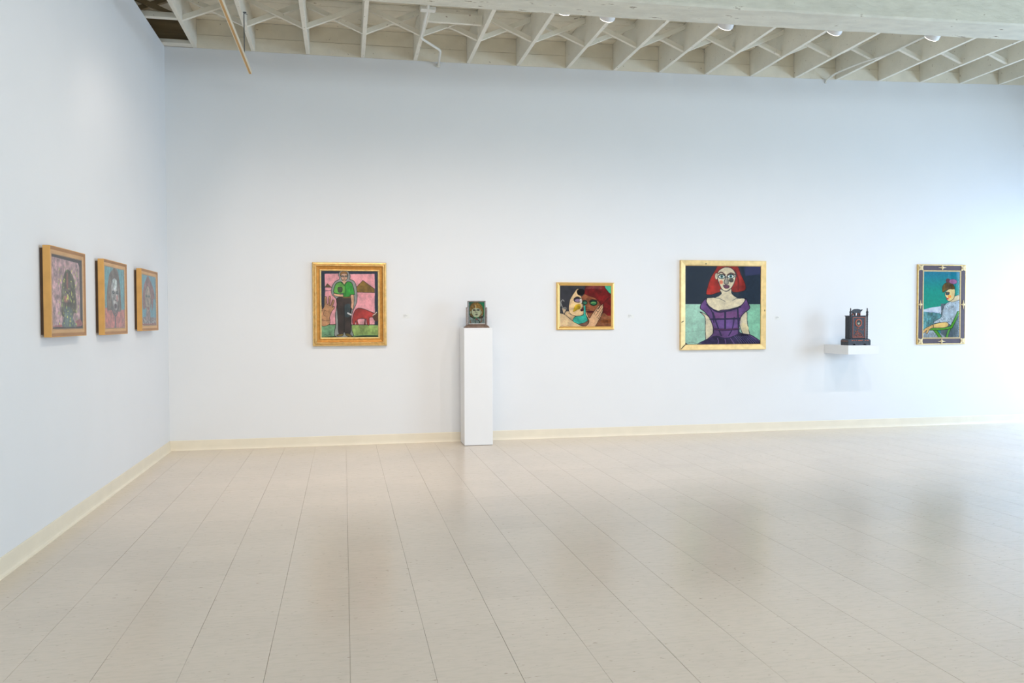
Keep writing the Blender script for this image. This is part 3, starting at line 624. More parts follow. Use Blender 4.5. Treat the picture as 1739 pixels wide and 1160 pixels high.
# ---- art 4: seated figure in profile on a green chair
def art_seated():
    a = Art(211, 203, 642, 977, 150, (20, 150, 150), 9)
    K = (46, 54, 58)
    a.grad(200, (34, 132, 168), 420, (10, 160, 150)); a.grad(420, (10, 160, 150), 700, (24, 160, 138))
    a.rect(420, 580, 645, 980, (94, 110, 122), 0.1); a.rect(560, 690, 645, 980, (104, 122, 130), 0.15)
    a.poly([(205, 652), (320, 622), (424, 610), (424, 700), (330, 704), (205, 690)], (206, 218, 234), False, mott=0.04); a.line([(212, 684), (320, 676), (400, 704)], (140, 160, 200), 5)
    a.poly([(205, 690), (290, 680), (420, 700), (420, 800), (340, 850), (205, 868)], (92, 148, 156), mott=0.3)
    rg = np.random.default_rng(4)
    for k in range(70):
        x, y = rg.uniform(215, 410), rg.uniform(690, 850); a.line([(x, y), (x + rg.uniform(-14, 14), y - rg.uniform(8, 26))], ((60, 108, 100), (122, 172, 176), (76, 130, 96))[k % 3], 4, False)
    Dr = (180, 196, 208)
    a.poly([(205, 905), (260, 870), (360, 890), (470, 960), (480, 985), (205, 985)], Dr, mott=0.1)
    a.poly([(478, 582), (540, 552), (600, 540), (645, 560), (645, 690), (590, 790), (556, 836), (505, 810), (430, 796), (360, 806), (340, 790), (424, 735), (440, 660)], Dr, True, K, 5, 0.12)
    for k in range(90):
        x, y = rg.uniform(400, 640), rg.uniform(560, 810)
        if y < 1010 - 0.75 * x + 40 and x > 430 or y > 720: a.line([(x, y), (x + rg.uniform(-20, 20), y + rg.uniform(6, 26))], ((108, 122, 132), (222, 230, 236), (90, 110, 116))[k % 3], 4, False)
    for k in range(26):
        x = 215 + k * 10; a.line([(x, 985), (x + 18, 925 + rg.uniform(-15, 10))], (96, 112, 122), 4, False)
    G = (88, 166, 46)
    for l, wd in (([(350, 880), (390, 930), (425, 985)], 30), ([(528, 866), (505, 920), (490, 985)], 24), ([(300, 872), (420, 872), (530, 856), (556, 830), (600, 740), (625, 680)], 26)):
        a.line(l, (30, 66, 28), wd + 8); a.line(l, G, wd - 4)
    a.poly([(312, 826), (400, 804), (486, 794), (512, 826), (470, 856), (320, 856)], (232, 200, 128), True, K, 5, 0.1)
    a.poly([(330, 820), (290, 840), (240, 866), (212, 905), (232, 918), (260, 884), (250, 920), (270, 920), (300, 870), (335, 856)], (214, 178, 116), True, K, 5)
    a.poly([(510, 540), (570, 500), (632, 480), (645, 520), (600, 548), (540, 560)], (226, 214, 180), True, K, 4)
    a.poly([(470, 452), (510, 412), (560, 402), (584, 424), (578, 492), (560, 530), (520, 552), (490, 536), (484, 510), (470, 494)], (232, 214, 158), True, K, 5, 0.05)
    a.poly([(436, 432), (440, 378), (470, 344), (520, 330), (560, 360), (580, 400), (560, 412), (524, 410), (486, 420), (452, 448)], (112, 88, 38), True, (60, 46, 26), 5, 0.25)
    a.ell(500, 314, 24, 26, (104, 52, 62)); a.ell(560, 324, 46, 28, (170, 116, 160), 0.1, (100, 66, 110), 4)
    a.line([(476, 452), (500, 446), (520, 456)], (30, 30, 34), 9); a.ell(496, 468, 20, 12, (60, 90, 100), 0, (24, 26, 30), 6)
    a.ell(520, 498, 20, 18, (228, 148, 60), mott=0.2); a.poly([(484, 518), (508, 514), (506, 532), (490, 530)], (176, 40, 48))
    return a

# ---- the three small heads on the left wall (drawn in a unit square of 1000)
def art_head(kind):
    a = Art(0, 0, 1000, 1000, 190, {0: (46, 42, 46), 1: (92, 156, 158), 2: (94, 158, 166)}[kind], 20 + kind); rg = np.random.default_rng(30 + kind)
    if kind == 0:
        a.poly([(0, 50), (60, 45), (860, 60), (905, 110), (910, 500), (915, 940), (880, 955), (0, 960)], (176, 138, 136), False, mott=0.22)
        a.poly([(0, 955), (300, 930), (700, 935), (760, 880), (915, 860), (915, 955)], (164, 80, 80), mott=0.15)
        for k in range(150):
            x, y = rg.uniform(10, 890), rg.uniform(70, 930); a.line([(x, y), (x + rg.uniform(-6, 6), y + rg.uniform(15, 60))], ((110, 92, 92), (196, 160, 158), (86, 78, 80), (150, 116, 100))[k % 4], rg.uniform(5, 14), False)
        a.poly([(420, 220), (480, 180), (560, 185), (650, 230), (730, 320), (770, 480), (790, 640), (770, 760), (690, 780), (660, 900), (780, 955), (330, 955), (420, 850), (300, 800), (290, 640), (310, 450), (350, 320)], (86, 86, 66), mott=0.3)
        a.poly([(430, 380), (520, 340), (600, 380), (610, 520), (570, 660), (500, 700), (430, 640), (400, 500)], (96, 84, 74), mott=0.35)
        a.poly([(400, 700), (600, 700), (680, 860), (760, 955), (320, 955), (380, 820)], (80, 98, 92), mott=0.25)
        a.poly([(360, 560), (430, 540), (500, 570), (490, 620), (400, 625)], (150, 84, 80), mott=0.2); a.poly([(470, 240), (520, 250), (510, 430), (470, 420)], (150, 84, 72), mott=0.2); a.line([(440, 480), (520, 500)], (52, 50, 56), 22); a.line([(560, 470), (620, 480)], (52, 50, 56), 20)
        for k in range(80):
            x, y = rg.uniform(210, 860), rg.uniform(150, 940); c = ((206, 204, 74), (176, 190, 70), (150, 170, 80))[k % 3]; a.ell(x, y, rg.uniform(5, 15), rg.uniform(9, 24), c, rg.uniform(-0.4, 0.4))
    if kind == 1:
        a.poly([(0, 700), (120, 660), (330, 640), (640, 650), (860, 690), (1000, 700), (1000, 1000), (0, 1000)], (196, 112, 102), mott=0.12)
        a.poly([(380, 60), (470, 10), (600, 20), (700, 110), (770, 300), (800, 520), (820, 690), (700, 720), (560, 700), (300, 700), (130, 690), (110, 500), (170, 280), (260, 120)], (116, 102, 90), mott=0.2)
        a.poly([(400, 200), (520, 170), (640, 230), (700, 350), (700, 500), (640, 640), (560, 740), (480, 735), (380, 620), (330, 470), (320, 320)], (158, 152, 144), True, (92, 82, 78), 14, 0.3)
        a.poly([(380, 220), (520, 190), (600, 230), (560, 340), (440, 350)], (186, 190, 180), mott=0.35)
        for x in (430, 610): a.ell(x, 410, 62, 28, (66, 64, 66)); a.ell(x, 408, 24, 14, (120, 120, 118))
        a.line([(520, 400), (500, 520), (560, 540)], (98, 86, 84), 24); a.poly([(470, 610), (530, 590), (590, 612), (580, 660), (500, 668)], (84, 60, 66)); a.poly([(570, 470), (650, 450), (650, 540), (590, 560)], (170, 116, 108), mott=0.2)
        a.line([(330, 650), (420, 740), (500, 800), (500, 1000)], (82, 88, 90), 40); a.line([(680, 660), (590, 760), (510, 800)], (82, 88, 90), 30)
        for k in range(90):
            x, y = rg.uniform(0, 1000), rg.uniform(0, 980); a.line([(x, y), (x + rg.uniform(-4, 4), y + rg.uniform(30, 110))], ((84, 120, 122), (140, 120, 112), (104, 92, 86))[k % 3], 6, False)
    if kind == 2:
        a.poly([(0, 860), (250, 820), (600, 830), (1000, 850), (1000, 1000), (0, 1000)], (142, 126, 122), mott=0.2)
        a.poly([(360, 60), (420, 10), (500, 40), (640, 130), (800, 240), (900, 380), (900, 470), (820, 460), (760, 640), (690, 690), (640, 560), (300, 620), (170, 680), (80, 640), (70, 420), (160, 220)], (146, 96, 92), mott=0.15)
        a.poly([(330, 260), (430, 210), (540, 280), (620, 400), (620, 560), (560, 680), (470, 740), (390, 740), (270, 640), (220, 500), (240, 360)], (164, 142, 120), True, (108, 80, 72), 14, 0.2)
        a.poly([(300, 720), (560, 710), (600, 850), (760, 900), (120, 900), (280, 850)], (148, 120, 112), mott=0.15)
        for x in (330, 500): a.ell(x, 420, 66, 26, (108, 116, 96)); a.ell(x, 420, 22, 14, (64, 66, 62))
        a.line([(420, 420), (400, 560), (460, 570)], (116, 90, 80), 22); a.poly([(370, 640), (430, 625), (490, 642), (470, 682), (400, 682)], (140, 84, 78))
        for k in range(70):
            x = rg.uniform(60, 940); y = rg.uniform(870, 960); a.ell(x, y, 10, 14, ((206, 206, 200), (96, 90, 88))[k % 2])
        for k in range(16): a.ell(975, 60 + 30 * k, 16, 10, (56, 54, 54))
        a.line([(0, 965), (1000, 965)], (160, 72, 62), 26, False)
    return a

# ------------------------------------------------------------------ the seven framed pictures
p = picture('framed_painting', 'gilt-framed painting of a standing man in a green shirt beside a red bull', None, 1.7715, 1.4635, 0.751, 0.862, 0.03, 0.086, art_man(), gain=1.18)
rails(0.751, 0.862, [(0, 0), (0, 0.036), (0.006, 0.044), (0.016, 0.046), (0.022, 0.041), (0.026, 0.049), (0.034, 0.049), (0.038, 0.043), (0.05, 0.036), (0.066, 0.034), (0.074, 0.038), (0.08, 0.04), (0.088, 0.037), (0.09, 0.028), (0.09, 0)], M['gold'], p)
bd = MB()
for sx in np.arange(-0.342, 0.343, 0.018):
    for z in (-0.431 + 0.03, 0.431 - 0.03): bd.box(sx - 0.006, sx + 0.006, -0.0535, -0.048, z - 0.004, z + 0.004, 0.0018)
for sz in np.arange(-0.39, 0.391, 0.018):
    for x in (-0.3755 + 0.03, 0.3755 - 0.03): bd.box(x - 0.004, x + 0.004, -0.0535, -0.048, sz - 0.006, sz + 0.006, 0.0018)
stuff(bd.build('beading', M['gold'], p))
cv = [(0.04, 0.0425), (0.05, 0.0372), (0.066, 0.0352), (0.073, 0.0382), (0.073, 0.03), (0.04, 0.03)]
rails(0.751, 0.862, cv, M['golddeep'], p, 'cove_moulding')

p = picture('framed_painting', 'small landscape-format painting of two faces and a raised hand in thin gold frame', None, 4.314, 1.447, 0.66, 0.52, 0.014, 0.034, art_faces(), gain=1.25)
rails(0.66, 0.52, [(0, 0), (0, 0.02), (0.004, 0.027), (0.012, 0.031), (0.02, 0.029), (0.026, 0.022), (0.03, 0.024), (0.036, 0.02), (0.037, 0.012), (0.037, 0)], M['goldplain'], p)

p = picture('framed_painting', 'large square painting of a red-haired woman in a purple dress, worn gold frame', None, 5.9515, 1.458, 1.053, 1.016, 0.016, 0.06, art_woman(), gain=1.2)
rails(1.053, 1.016, [(0, 0), (0, 0.034), (0.004, 0.038), (0.048, 0.03), (0.056, 0.027), (0.062, 0.022), (0.064, 0.012), (0.064, 0)], M['goldleaf'], p)
chip = mat('dark_green_chip', (38, 52, 34), 0.6)
for x, z, l, r in ((-0.505, -0.188, 0.03, 0.45), (-0.22, 0.468, 0.018, 0.0), (0.508, -0.06, 0.02, 1.57), (-0.495, -0.47, 0.07, 0.75)):
    c, s_ = math.cos(r), math.sin(r)
    MB().prism([(x + u * c - v * s_, z + u * s_ + v * c) for u, v in ((-l / 2, -0.004), (l / 2, -0.003), (l / 2, 0.003), (-l / 2, 0.004))], -0.0385, -0.026).build('paint_chip', chip, p)

p = picture('framed_painting', 'tall turquoise painting of a seated figure in profile, plum frame with gilt ornaments', None, 8.82, 1.4695, 0.66, 0.955, 0.02, 0.076, art_seated(), gain=1.35)
rails(0.66, 0.955, [(0, 0), (0, 0.03), (0.006, 0.033), (0.058, 0.033), (0.062, 0.03), (0.062, 0)], M['purple'], p)
rails(0.66, 0.955, [(0, 0.002), (-0.006, 0.002), (-0.006, 0.031), (-0.001, 0.034), (0.004, 0.0335), (0.004, 0.0315), (0, 0.0295)], M['gold'], p, 'gilt_edge')
p.scale = (1, 0.6, 1)      # a shallow frame
rails(0.66, 0.955, [(0.0622, 0.001), (0.0622, 0.03), (0.067, 0.034), (0.074, 0.034), (0.079, 0.028), (0.079, 0.001)], M['gilt_pale'], p, 'inner_gilt_rail')
bd = MB()
for sx in np.arange(-0.25, 0.251, 0.014):
    for z in (-0.4775 + 0.0705, 0.4775 - 0.0705): bd.box(sx - 0.0045, sx + 0.0045, -0.0375, -0.033, z - 0.0045, z + 0.0045, 0.0018)
for sz in np.arange(-0.40, 0.401, 0.014):
    for x in (-0.33 + 0.0705, 0.33 - 0.0705): bd.box(x - 0.0045, x + 0.0045, -0.0375, -0.033, sz - 0.0045, sz + 0.0045, 0.0018)
stuff(bd.build('beading', M['gilt_pale'], p))
def star(k, r0, r1, rot=0.0):
    return [((r0 if i % 2 == 0 else r1) * math.cos(rot + math.pi * i / k), (r0 if i % 2 == 0 else r1) * math.sin(rot + math.pi * i / k)) for i in range(2 * k)]
def ornament(x, z, corner, sx=1.0, sz=1.0):
    b = MB(); pts = star(4, 0.046, 0.024, math.pi / 4) if corner else star(4, 0.05, 0.017)
    b.prism([(px * sx, pz * sz) for px, pz in pts], -0.042, -0.032)
    b.prism([(px * 0.55 * sx, pz * 0.55 * sz) for px, pz in (star(8, 0.04, 0.026) if corner else star(4, 0.05, 0.022))], -0.047, -0.041)
    b.prism([(0.010 * math.cos(t), 0.010 * math.sin(t)) for t in np.linspace(0, 2 * math.pi, 11)[:-1]], -0.051, -0.046)
    b.build('gilt_ornament', M['gilt_pale'], p, loc=(x, 0, z))
for sx in (-1, 1):
    for sz in (-1, 1): ornament(sx * 0.294, sz * 0.4415, True)
    ornament(sx * 0.299, 0, False, 0.62, 1.15); ornament(0, sx * 0.4465, False, 1.15, 0.62)

for k, (y0, y1, z0, z1, lab) in enumerate(((-3.449, -2.805, 1.202, 1.731, 'oak-framed head with yellow flecks and black border, nearest the camera on the left wall'),
                                          (-2.392, -1.778, 1.198, 1.733, 'oak-framed long-haired head in a salmon coat, middle of three on the left wall'),
                                          (-1.316, -0.716, 1.213, 1.735, 'oak-framed head with reddish hair on turquoise, beside the room corner'))):
    W, H = y1 - y0, z1 - z0
    p = picture('framed_painting', lab, 'oak-framed heads on the left wall', (y0 + y1) / 2, (z0 + z1) / 2, W, H, 0.0505, 0.045, art_head(k), x=0.0, streak=0.10, gain=1.7, sat=0.78)  # lightened and desaturated: haze of the glass reflection put into the paint
    rails(W, H, [(0.0, 0.0205), (0.0, 0.058), (0.002, 0.06), (0.005, 0.06), (0.02, 0.0545), (0.02, 0.0205)], M['oakdark'], p)
    rails(W, H, [(0.0202, 0.0205), (0.0202, 0.0548), (0.024, 0.056), (0.041, 0.0535), (0.043, 0.0525), (0.0475, 0.0525), (0.0475, 0.0205)], M['oakface'], p, 'inner_rail')
    rails(W, H, [(-0.0015, 0.021), (-0.0015, 0.0595), (0.0025, 0.0608), (0.0025, 0.0595), (-0.0001, 0.0578), (-0.0001, 0.021)], M['oak'], p, 'outer_edge')
    rails(W, H, [(0.014, 0.001), (0.014, 0.0205), (0.06, 0.0205), (0.06, 0.001)], M['darkwood'], p, 'recessed_box_rail')

# ------------------------------------------------------------------ pedestal with a little standing frame
px0, px1, py0, py1, pz = 2.916, 3.212, -0.343, -0.05, 1.216
t = thing('pedestal', 'tall narrow white plinth standing on the floor against the back wall', 'pedestal', ((px0 + px1) / 2, (py0 + py1) / 2, 0))
hx, hy = (px1 - px0) / 2, (py1 - py0) / 2
MB().box(-hx, hx, -hy, hy, 0.004, pz - 0.018, 0.002).build('shaft', M['plinth'], t)
MB().box(-hx, hx, -hy, hy, pz - 0.018, pz, 0.002).build('top_panel', M['plinth'], t)
MB().box(-hx + 0.01, hx - 0.01, -hy + 0.01, hy - 0.01, 0.0, 0.004).build('foot_pad', M['ink'], t)

fx = (px0 + px1) / 2 + 0.0; fy = -0.25
t = thing('standing_frame', 'small metal stand frame with a portrait of a fair-haired child, on white plinth', 'frame', (fx - 0.003, fy, pz))
b = MB()      # stepped foot
b.prism([(-0.128, 0.0), (0.128, 0.0), (0.128, 0.006), (0.116, 0.02), (0.108, 0.026), (-0.108, 0.026), (-0.116, 0.02), (-0.128, 0.006)], -0.05, 0.05)
b.build('base', M['bronze'], t)
MB().box(-0.094, 0.094, -0.03, 0.03, 0.026, 0.034, 0.002).build('base_step', M['bronze'], t)
for s_ in (-1, 1):
    MB().box(s_ * 0.1015 - 0.0075, s_ * 0.1015 + 0.0075, -0.03, 0.026, 0.026, 0.213, 0.0025).build('side_post', M['pewter'], t)
ft = bpy.data.objects.new('swivel_frame', None); C.objects.link(ft); ft.parent = t; ft.location = (0, 0, 0.034 + 0.1225)
rails(0.187, 0.245, [(0, -0.018), (0, 0.02), (0.003, 0.023), (0.008, 0.022), (0.008, -0.018)], M['pewter'], ft, 'frame_rail')
rails(0.187, 0.245, [(0.0081, -0.012), (0.0081, 0.02), (0.012, 0.014), (0.0125, 0.008), (0.0125, -0.012)], M['steel'], ft, 'bevel_rail')
def art_child():
    a = Art(440, 232, 900, 828, 130, (12, 130, 84), 41); K = (40, 44, 38)
    a.rect(440, 232, 520, 640, (30, 92, 70), 0.1)
    a.poly([(470, 500), (480, 360), (540, 270), (640, 240), (740, 260), (830, 340), (870, 460), (860, 600), (820, 660), (700, 640), (560, 640), (490, 600)], (128, 100, 40), True, (70, 52, 26), 8, 0.25)
    a.poly([(640, 300), (720, 290), (760, 370), (700, 400), (650, 380)], (178, 140, 54), mott=0.2)
    a.poly([(440, 640), (480, 600), (560, 690), (660, 700), (780, 660), (850, 590), (900, 700), (900, 830), (440, 830)], (126, 146, 142), mott=0.2)
    a.poly([(480, 600), (560, 650), (640, 690), (560, 680), (490, 650)], (48, 44, 34)); a.poly([(700, 680), (800, 640), (860, 600), (860, 670), (800, 690)], (48, 44, 34))
    a.poly([(530, 440), (560, 410), (640, 400), (740, 410), (790, 450), (800, 540), (770, 610), (700, 660), (640, 662), (570, 620), (530, 540)], (182, 192, 160), True, K, 7, 0.06)
    a.ell(496, 520, 22, 44, (160, 168, 132), 0, K, 6); a.ell(806, 520, 20, 44, (170, 176, 140), 0, K, 6)
    a.poly([(500, 470), (510, 380), (570, 320), (636, 300), (640, 395), (600, 412), (545, 436)], (124, 98, 42), mott=0.25); a.poly([(646, 300), (720, 310), (790, 370), (820, 470), (760, 420), (700, 402), (650, 398)], (156, 122, 48), mott=0.25); a.line([(638, 320), (644, 400)], (216, 206, 168), 16)
    a.ell(600, 456, 44, 24, (96, 84, 70)); a.ell(718, 452, 44, 26, (52, 58, 52)); a.ell(718, 452, 20, 14, (86, 100, 92)); a.ell(600, 458, 20, 14, (46, 48, 44))
    a.line([(660, 450), (640, 520), (690, 530)], (90, 80, 62), 12); a.poly([(620, 578), (665, 566), (712, 576), (670, 598)], (66, 56, 48)); a.line([(560, 480), (590, 540)], (206, 170, 140), 10)
    for l, c in (([(660, 690), (640, 800)], (50, 70, 60)), ([(680, 700), (760, 790), (720, 830)], (38, 66, 50)), ([(800, 680), (820, 760), (780, 790)], (124, 76, 46)), ([(480, 740), (500, 820)], (130, 84, 52)), ([(560, 690), (620, 790)], (96, 116, 108)), ([(650, 690), (690, 720)], (150, 60, 70))): a.line(l, c, 26)
    return a
put('painted_panel', art_child().mesh('painted_panel', 0.164, 0.222, -0.006, 0.05), ft)
MB().box(-0.086, 0.086, -0.0055, 0.012, -0.114, 0.114).build('backing_board', M['ebony'], ft)
pane(0.162, 0.22, 0.010, ft)

# ------------------------------------------------------------------ wall shelf with a carved shrine clock case
sx0, sx1, sy0, szt = 7.247, 7.636, -0.464, 1.0
t = thing('wall_shelf', 'thick white box shelf fixed to back wall under carved cabinet', 'shelf', ((sx0 + sx1) / 2, 0, szt))
MB().box(-0.1945, 0.1945, sy0, -0.002, -0.103, -0.012, 0.0015).build('body', M['plinth'], t)
MB().box(-0.1945, 0.1945, sy0, -0.002, -0.012, 0.0, 0.0015).build('top_panel', M['plinth'], t)

bx0, bx1, by0, by1 = 7.252, 7.532, -0.458, -0.318       # footprint of the cabinet's base
cxm, cym = (bx0 + bx1) / 2, (by0 + by1) / 2
t = thing('carved_cabinet', 'small black carved cabinet with a bull on top and red-trimmed door, on white shelf', 'cabinet', (cxm, cym, szt))
hx, hy = (bx1 - bx0) / 2, (by1 - by0) / 2
foot = [(-hx, 0.0), (-hx + 0.055, 0.0), (-hx + 0.062, 0.014), (-hx + 0.08, 0.018), (-hx + 0.092, 0.002), (hx - 0.092, 0.002), (hx - 0.08, 0.018), (hx - 0.062, 0.014), (hx - 0.05, 0.0), (hx, 0.0), (hx + 0.002, 0.05), (hx - 0.006, 0.064), (hx - 0.016, 0.072), (-hx + 0.016, 0.072), (-hx + 0.006, 0.064), (-hx - 0.002, 0.05)]
MB().prism(foot, -hy, hy).build('base', M['ebony'], t)
for x, l in ((-0.09, 0.02), (-0.065, 0.012), (-0.04, 0.014), (0.01, 0.06), (0.075, 0.016), (0.105, 0.024)):
    MB().box(x - l / 2, x + l / 2, -hy - 0.0025, -hy + 0.003, 0.05, 0.058, 0.001).build('red_inlay', M['redwood'], t)
for z in (0.034, 0.046): MB().box(-hx - 0.0035, -hx + 0.001, -hy + 0.01, hy - 0.01, z, z + 0.004, 0.001).build('side_moulding', M['redwood'] if z > 0.04 else M['ebony'], t)
b0, b1, bf, bk, bz0, bz1 = -0.098, 0.098, -0.048, 0.055, 0.072, 0.331
MB().box(b0, b1, bf, bk, bz0, bz1, 0.003).build('body', M['ebony'], t)
for yy in (-0.03, -0.005, 0.02, 0.042): MB().box(b0 - 0.003, b0 + 0.001, yy - 0.006, yy + 0.006, bz0 + 0.012, bz1 - 0.012, 0.0012).build('side_moulding', M['ebony'], t)
MB().box(b0 - 0.006, b1 + 0.006, bf - 0.006, bk + 0.004, bz1 - 0.004, bz1 + 0.004, 0.002).build('top_moulding', M['ebony'], t)
dr_ = MB().box(-0.086, 0.086, bf - 0.007, bf + 0.001, bz0 + 0.006, bz1 - 0.008, 0.002).build('door', M['ebony'], t)
DY = bf - 0.007
for a_ in ((-0.078, -0.072, bz0 + 0.012, bz1 - 0.014), (0.072, 0.078, bz0 + 0.012, bz1 - 0.014)): MB().box(a_[0], a_[1], DY - 0.0025, DY, a_[2], a_[3], 0.0008).build('red_border', M['redwood'], dr_)
for a_ in ((bz0 + 0.012, bz0 + 0.018), (bz1 - 0.02, bz1 - 0.014)): MB().box(-0.0715, 0.0715, DY - 0.0025, DY, a_[0], a_[1], 0.0008).build('red_border', M['redwood'], dr_)
mz = bz1 - 0.078; mxx = -0.003
ring = MB(); nr = 22; vs = []; fs = []
for i in range(nr):
    q = 2 * math.pi * i / nr
    for r, yy in ((0.030, DY), (0.031, DY - 0.006), (0.041, DY - 0.006), (0.043, DY)): vs.append((mxx + r * math.cos(q), yy, mz + r * 1.08 * math.sin(q)))
for i in range(nr):
    for k in range(4): fs.append((i * 4 + k, i * 4 + (k + 1) % 4, ((i + 1) % nr) * 4 + (k + 1) % 4, ((i + 1) % nr) * 4 + k))
ring.add(vs, fs).build('medallion_ring', M['redwood'], dr_)
def disc(x, z, rx, rz_, y0, y1, m, name, par):
    MB().prism([(x + rx * math.cos(q), z + rz_ * math.sin(q)) for q in np.linspace(0, 2 * math.pi, 17)[:-1]], y0, y1).build(name, m, par)
disc(mxx, mz, 0.0295, 0.032, DY - 0.002, DY, mat('dark_green_ground', (46, 62, 54), 0.5), 'medallion_panel', dr_)
disc(mxx, mz - 0.002, 0.013, 0.017, DY - 0.004, DY - 0.002, mat('pale_miniature', (168, 172, 150), 0.6, var=0.2, scale=200), 'miniature_face', dr_)
disc(mxx, mz + 0.012, 0.016, 0.010, DY - 0.005, DY - 0.0025, M['ebony'], 'miniature_hair', dr_)
cv = MB()      # carved relief figure under the medallion
for pts in ([(0, 0.045), (-0.012, 0.02), (-0.008, -0.01), (0.004, -0.04), (0.0, -0.065)], [(-0.03, 0.03), (-0.012, 0.034), (0.01, 0.03)], [(0.004, 0.012), (0.03, 0.018), (0.055, 0.012), (0.06, 0.03)],
            [(-0.01, -0.012), (-0.035, -0.03), (-0.05, -0.055), (-0.055, -0.07)], [(0.004, -0.012), (0.03, -0.026), (0.046, -0.05), (0.05, -0.07)], [(-0.05, -0.07), (-0.02, -0.06), (0.02, -0.068), (0.05, -0.06)], [(-0.03, -0.04), (0.0, -0.03), (0.03, -0.045)], [(-0.02, -0.066), (-0.018, -0.045)], [(0.022, -0.066), (0.018, -0.04)], [(-0.045, 0.0), (-0.02, -0.006), (-0.008, 0.006)]):
    c = cr([(px_, pz_) for px_, pz_ in pts], False, 5); cv.tube([(mxx + q[0], DY - 0.0008, bz0 + 0.088 + q[1] * 0.95) for q in c], 0.0026, 6)
stuff(cv.build('carved_relief', M['redwood'], dr_))
for s_ in (-1, 1):       # turned corner posts with finials
    prf = []
    z = bz0
    while z < bz1 - 0.004: prf += [(0.008, z), (0.0105, z + 0.008), (0.0075, z + 0.016)]; z += 0.019
    prf += [(0.009, bz1 + 0.002), (0.0125, bz1 + 0.012), (0.010, bz1 + 0.03), (0.0135, bz1 + 0.04), (0.009, bz1 + 0.056), (0.005, bz1 + 0.064), (0.0075, bz1 + 0.074), (0.005, bz1 + 0.084), (0.0015, bz1 + 0.09)]
    MB().lathe(prf, s_ * 0.105, -0.056, 12).build('corner_post', M['ebony'], t, smooth=True)
bull = [(-0.072, 0.036), (-0.06, 0.05), (-0.05, 0.05), (-0.042, 0.062), (-0.02, 0.075), (0.01, 0.076), (0.034, 0.072), (0.05, 0.062), (0.06, 0.064), (0.07, 0.07), (0.075, 0.066), (0.068, 0.058), (0.062, 0.052), (0.052, 0.046), (0.046, 0.028), (0.047, 0.0), (0.038, 0.0), (0.036, 0.02), (0.03, 0.03), (0.026, 0.006), (0.02, 0.0), (0.016, 0.004), (0.02, 0.03), (-0.012, 0.03), (-0.014, 0.004), (-0.022, 0.0), (-0.02, 0.026), (-0.034, 0.022), (-0.046, 0.002), (-0.054, 0.002), (-0.042, 0.024), (-0.046, 0.042)]
bo = MB().prism([(x - 0.002, bz1 + 0.004 + z) for x, z in bull], -0.022, 0.004).build('bull_figure', M['ebony'], t)
for x, z0_ in ((-0.05, 0.012), (-0.018, 0.016), (0.02, 0.016), (0.041, 0.014)):
    MB().box(x - 0.004, x + 0.002, -0.0235, 0.0055, bz1 + 0.005, bz1 + 0.004 + z0_ + 0.01, 0.001).build('red_leg', M['redwood'], bo)
MB().tube([(-0.068, -0.009, bz1 + 0.042), (-0.078, -0.009, bz1 + 0.052), (-0.08, -0.009, bz1 + 0.04)], 0.0028, 6).build('tail', M['redwood'], bo)

# ------------------------------------------------------------------ wall labels
for X, Z, lab in ((2.353, 1.34, 'small white caption card on the wall right of the standing-man painting'), (4.844, 1.335, 'small white caption card on the wall right of the two-faces painting'),
                  (6.647, 1.312, 'small white caption card on the wall right of the purple-dress painting')):
    t = thing('caption_card', lab, 'label', (X, 0, Z), 0, 'caption cards on the back wall')
    MB().box(-0.036, 0.036, -0.0025, -0.0002, -0.022, 0.022, 0.0006).build('card', M['card'], t)
    for k, l in enumerate((0.03, 0.04, 0.022)):
        MB().box(-0.03, -0.03 + l, -0.003, -0.0025, 0.011 - 0.01 * k, 0.0135 - 0.01 * k).build('print_line', M['ink'], t)

# ------------------------------------------------------------------ overhead fittings
# hanging timber rail on a rod
t = thing('hanging_batten', 'slim tan wooden batten hung on a dark rod below the ceiling joists', 'rail', (0.868, -0.558, 3.615))
sl = (0.853 - 0.868) / (2.33 - 0.56)
def sk(b, x0, x1, z0, z1, y0=-3.6):
    return b.add([(x + (sl * -y if True else 0), y, z) for y in (0.0, y0) for x, z in ((x0, z0), (x1, z0), (x1, z1), (x0, z1))], [(0, 1, 2, 3), (7, 6, 5, 4), (0, 4, 5, 1), (1, 5, 6, 2), (2, 6, 7, 3), (3, 7, 4, 0)])
sk(MB(), -0.010, 0.009, 0.001, 0.028).build('batten', M['tan'], t)
sk(MB(), -0.0145, -0.0101, 0.0, 0.03).build('edge_strip', M['cream'], t)
sk(MB(), 0.0091, 0.0145, 0.0, 0.03).build('edge_strip', M['cream'], t)
for yy in (-0.512, -3.0):
    MB().tube([(0.01 + sl * -yy, yy, 0.026), (0.01 + sl * -yy, yy, zt(0.87) - 3.615 - 0.012)], 0.0042, 8).build('hanger_rod', M['darkmetal'], t)
    b = MB().box(-0.002, 0.026, yy - 0.008, yy + 0.008, zt(0.839) - 3.615 - 0.010, zt(0.839) - 3.615 - 0.001, 0.002)
    b.tube([(0.01, yy - 0.012, zt(0.839) - 3.615 - 0.02), (0.034, yy, zt(0.839) - 3.615 - 0.02)], 0.003, 6)
    b.build('clamp', M['darkmetal'], t)
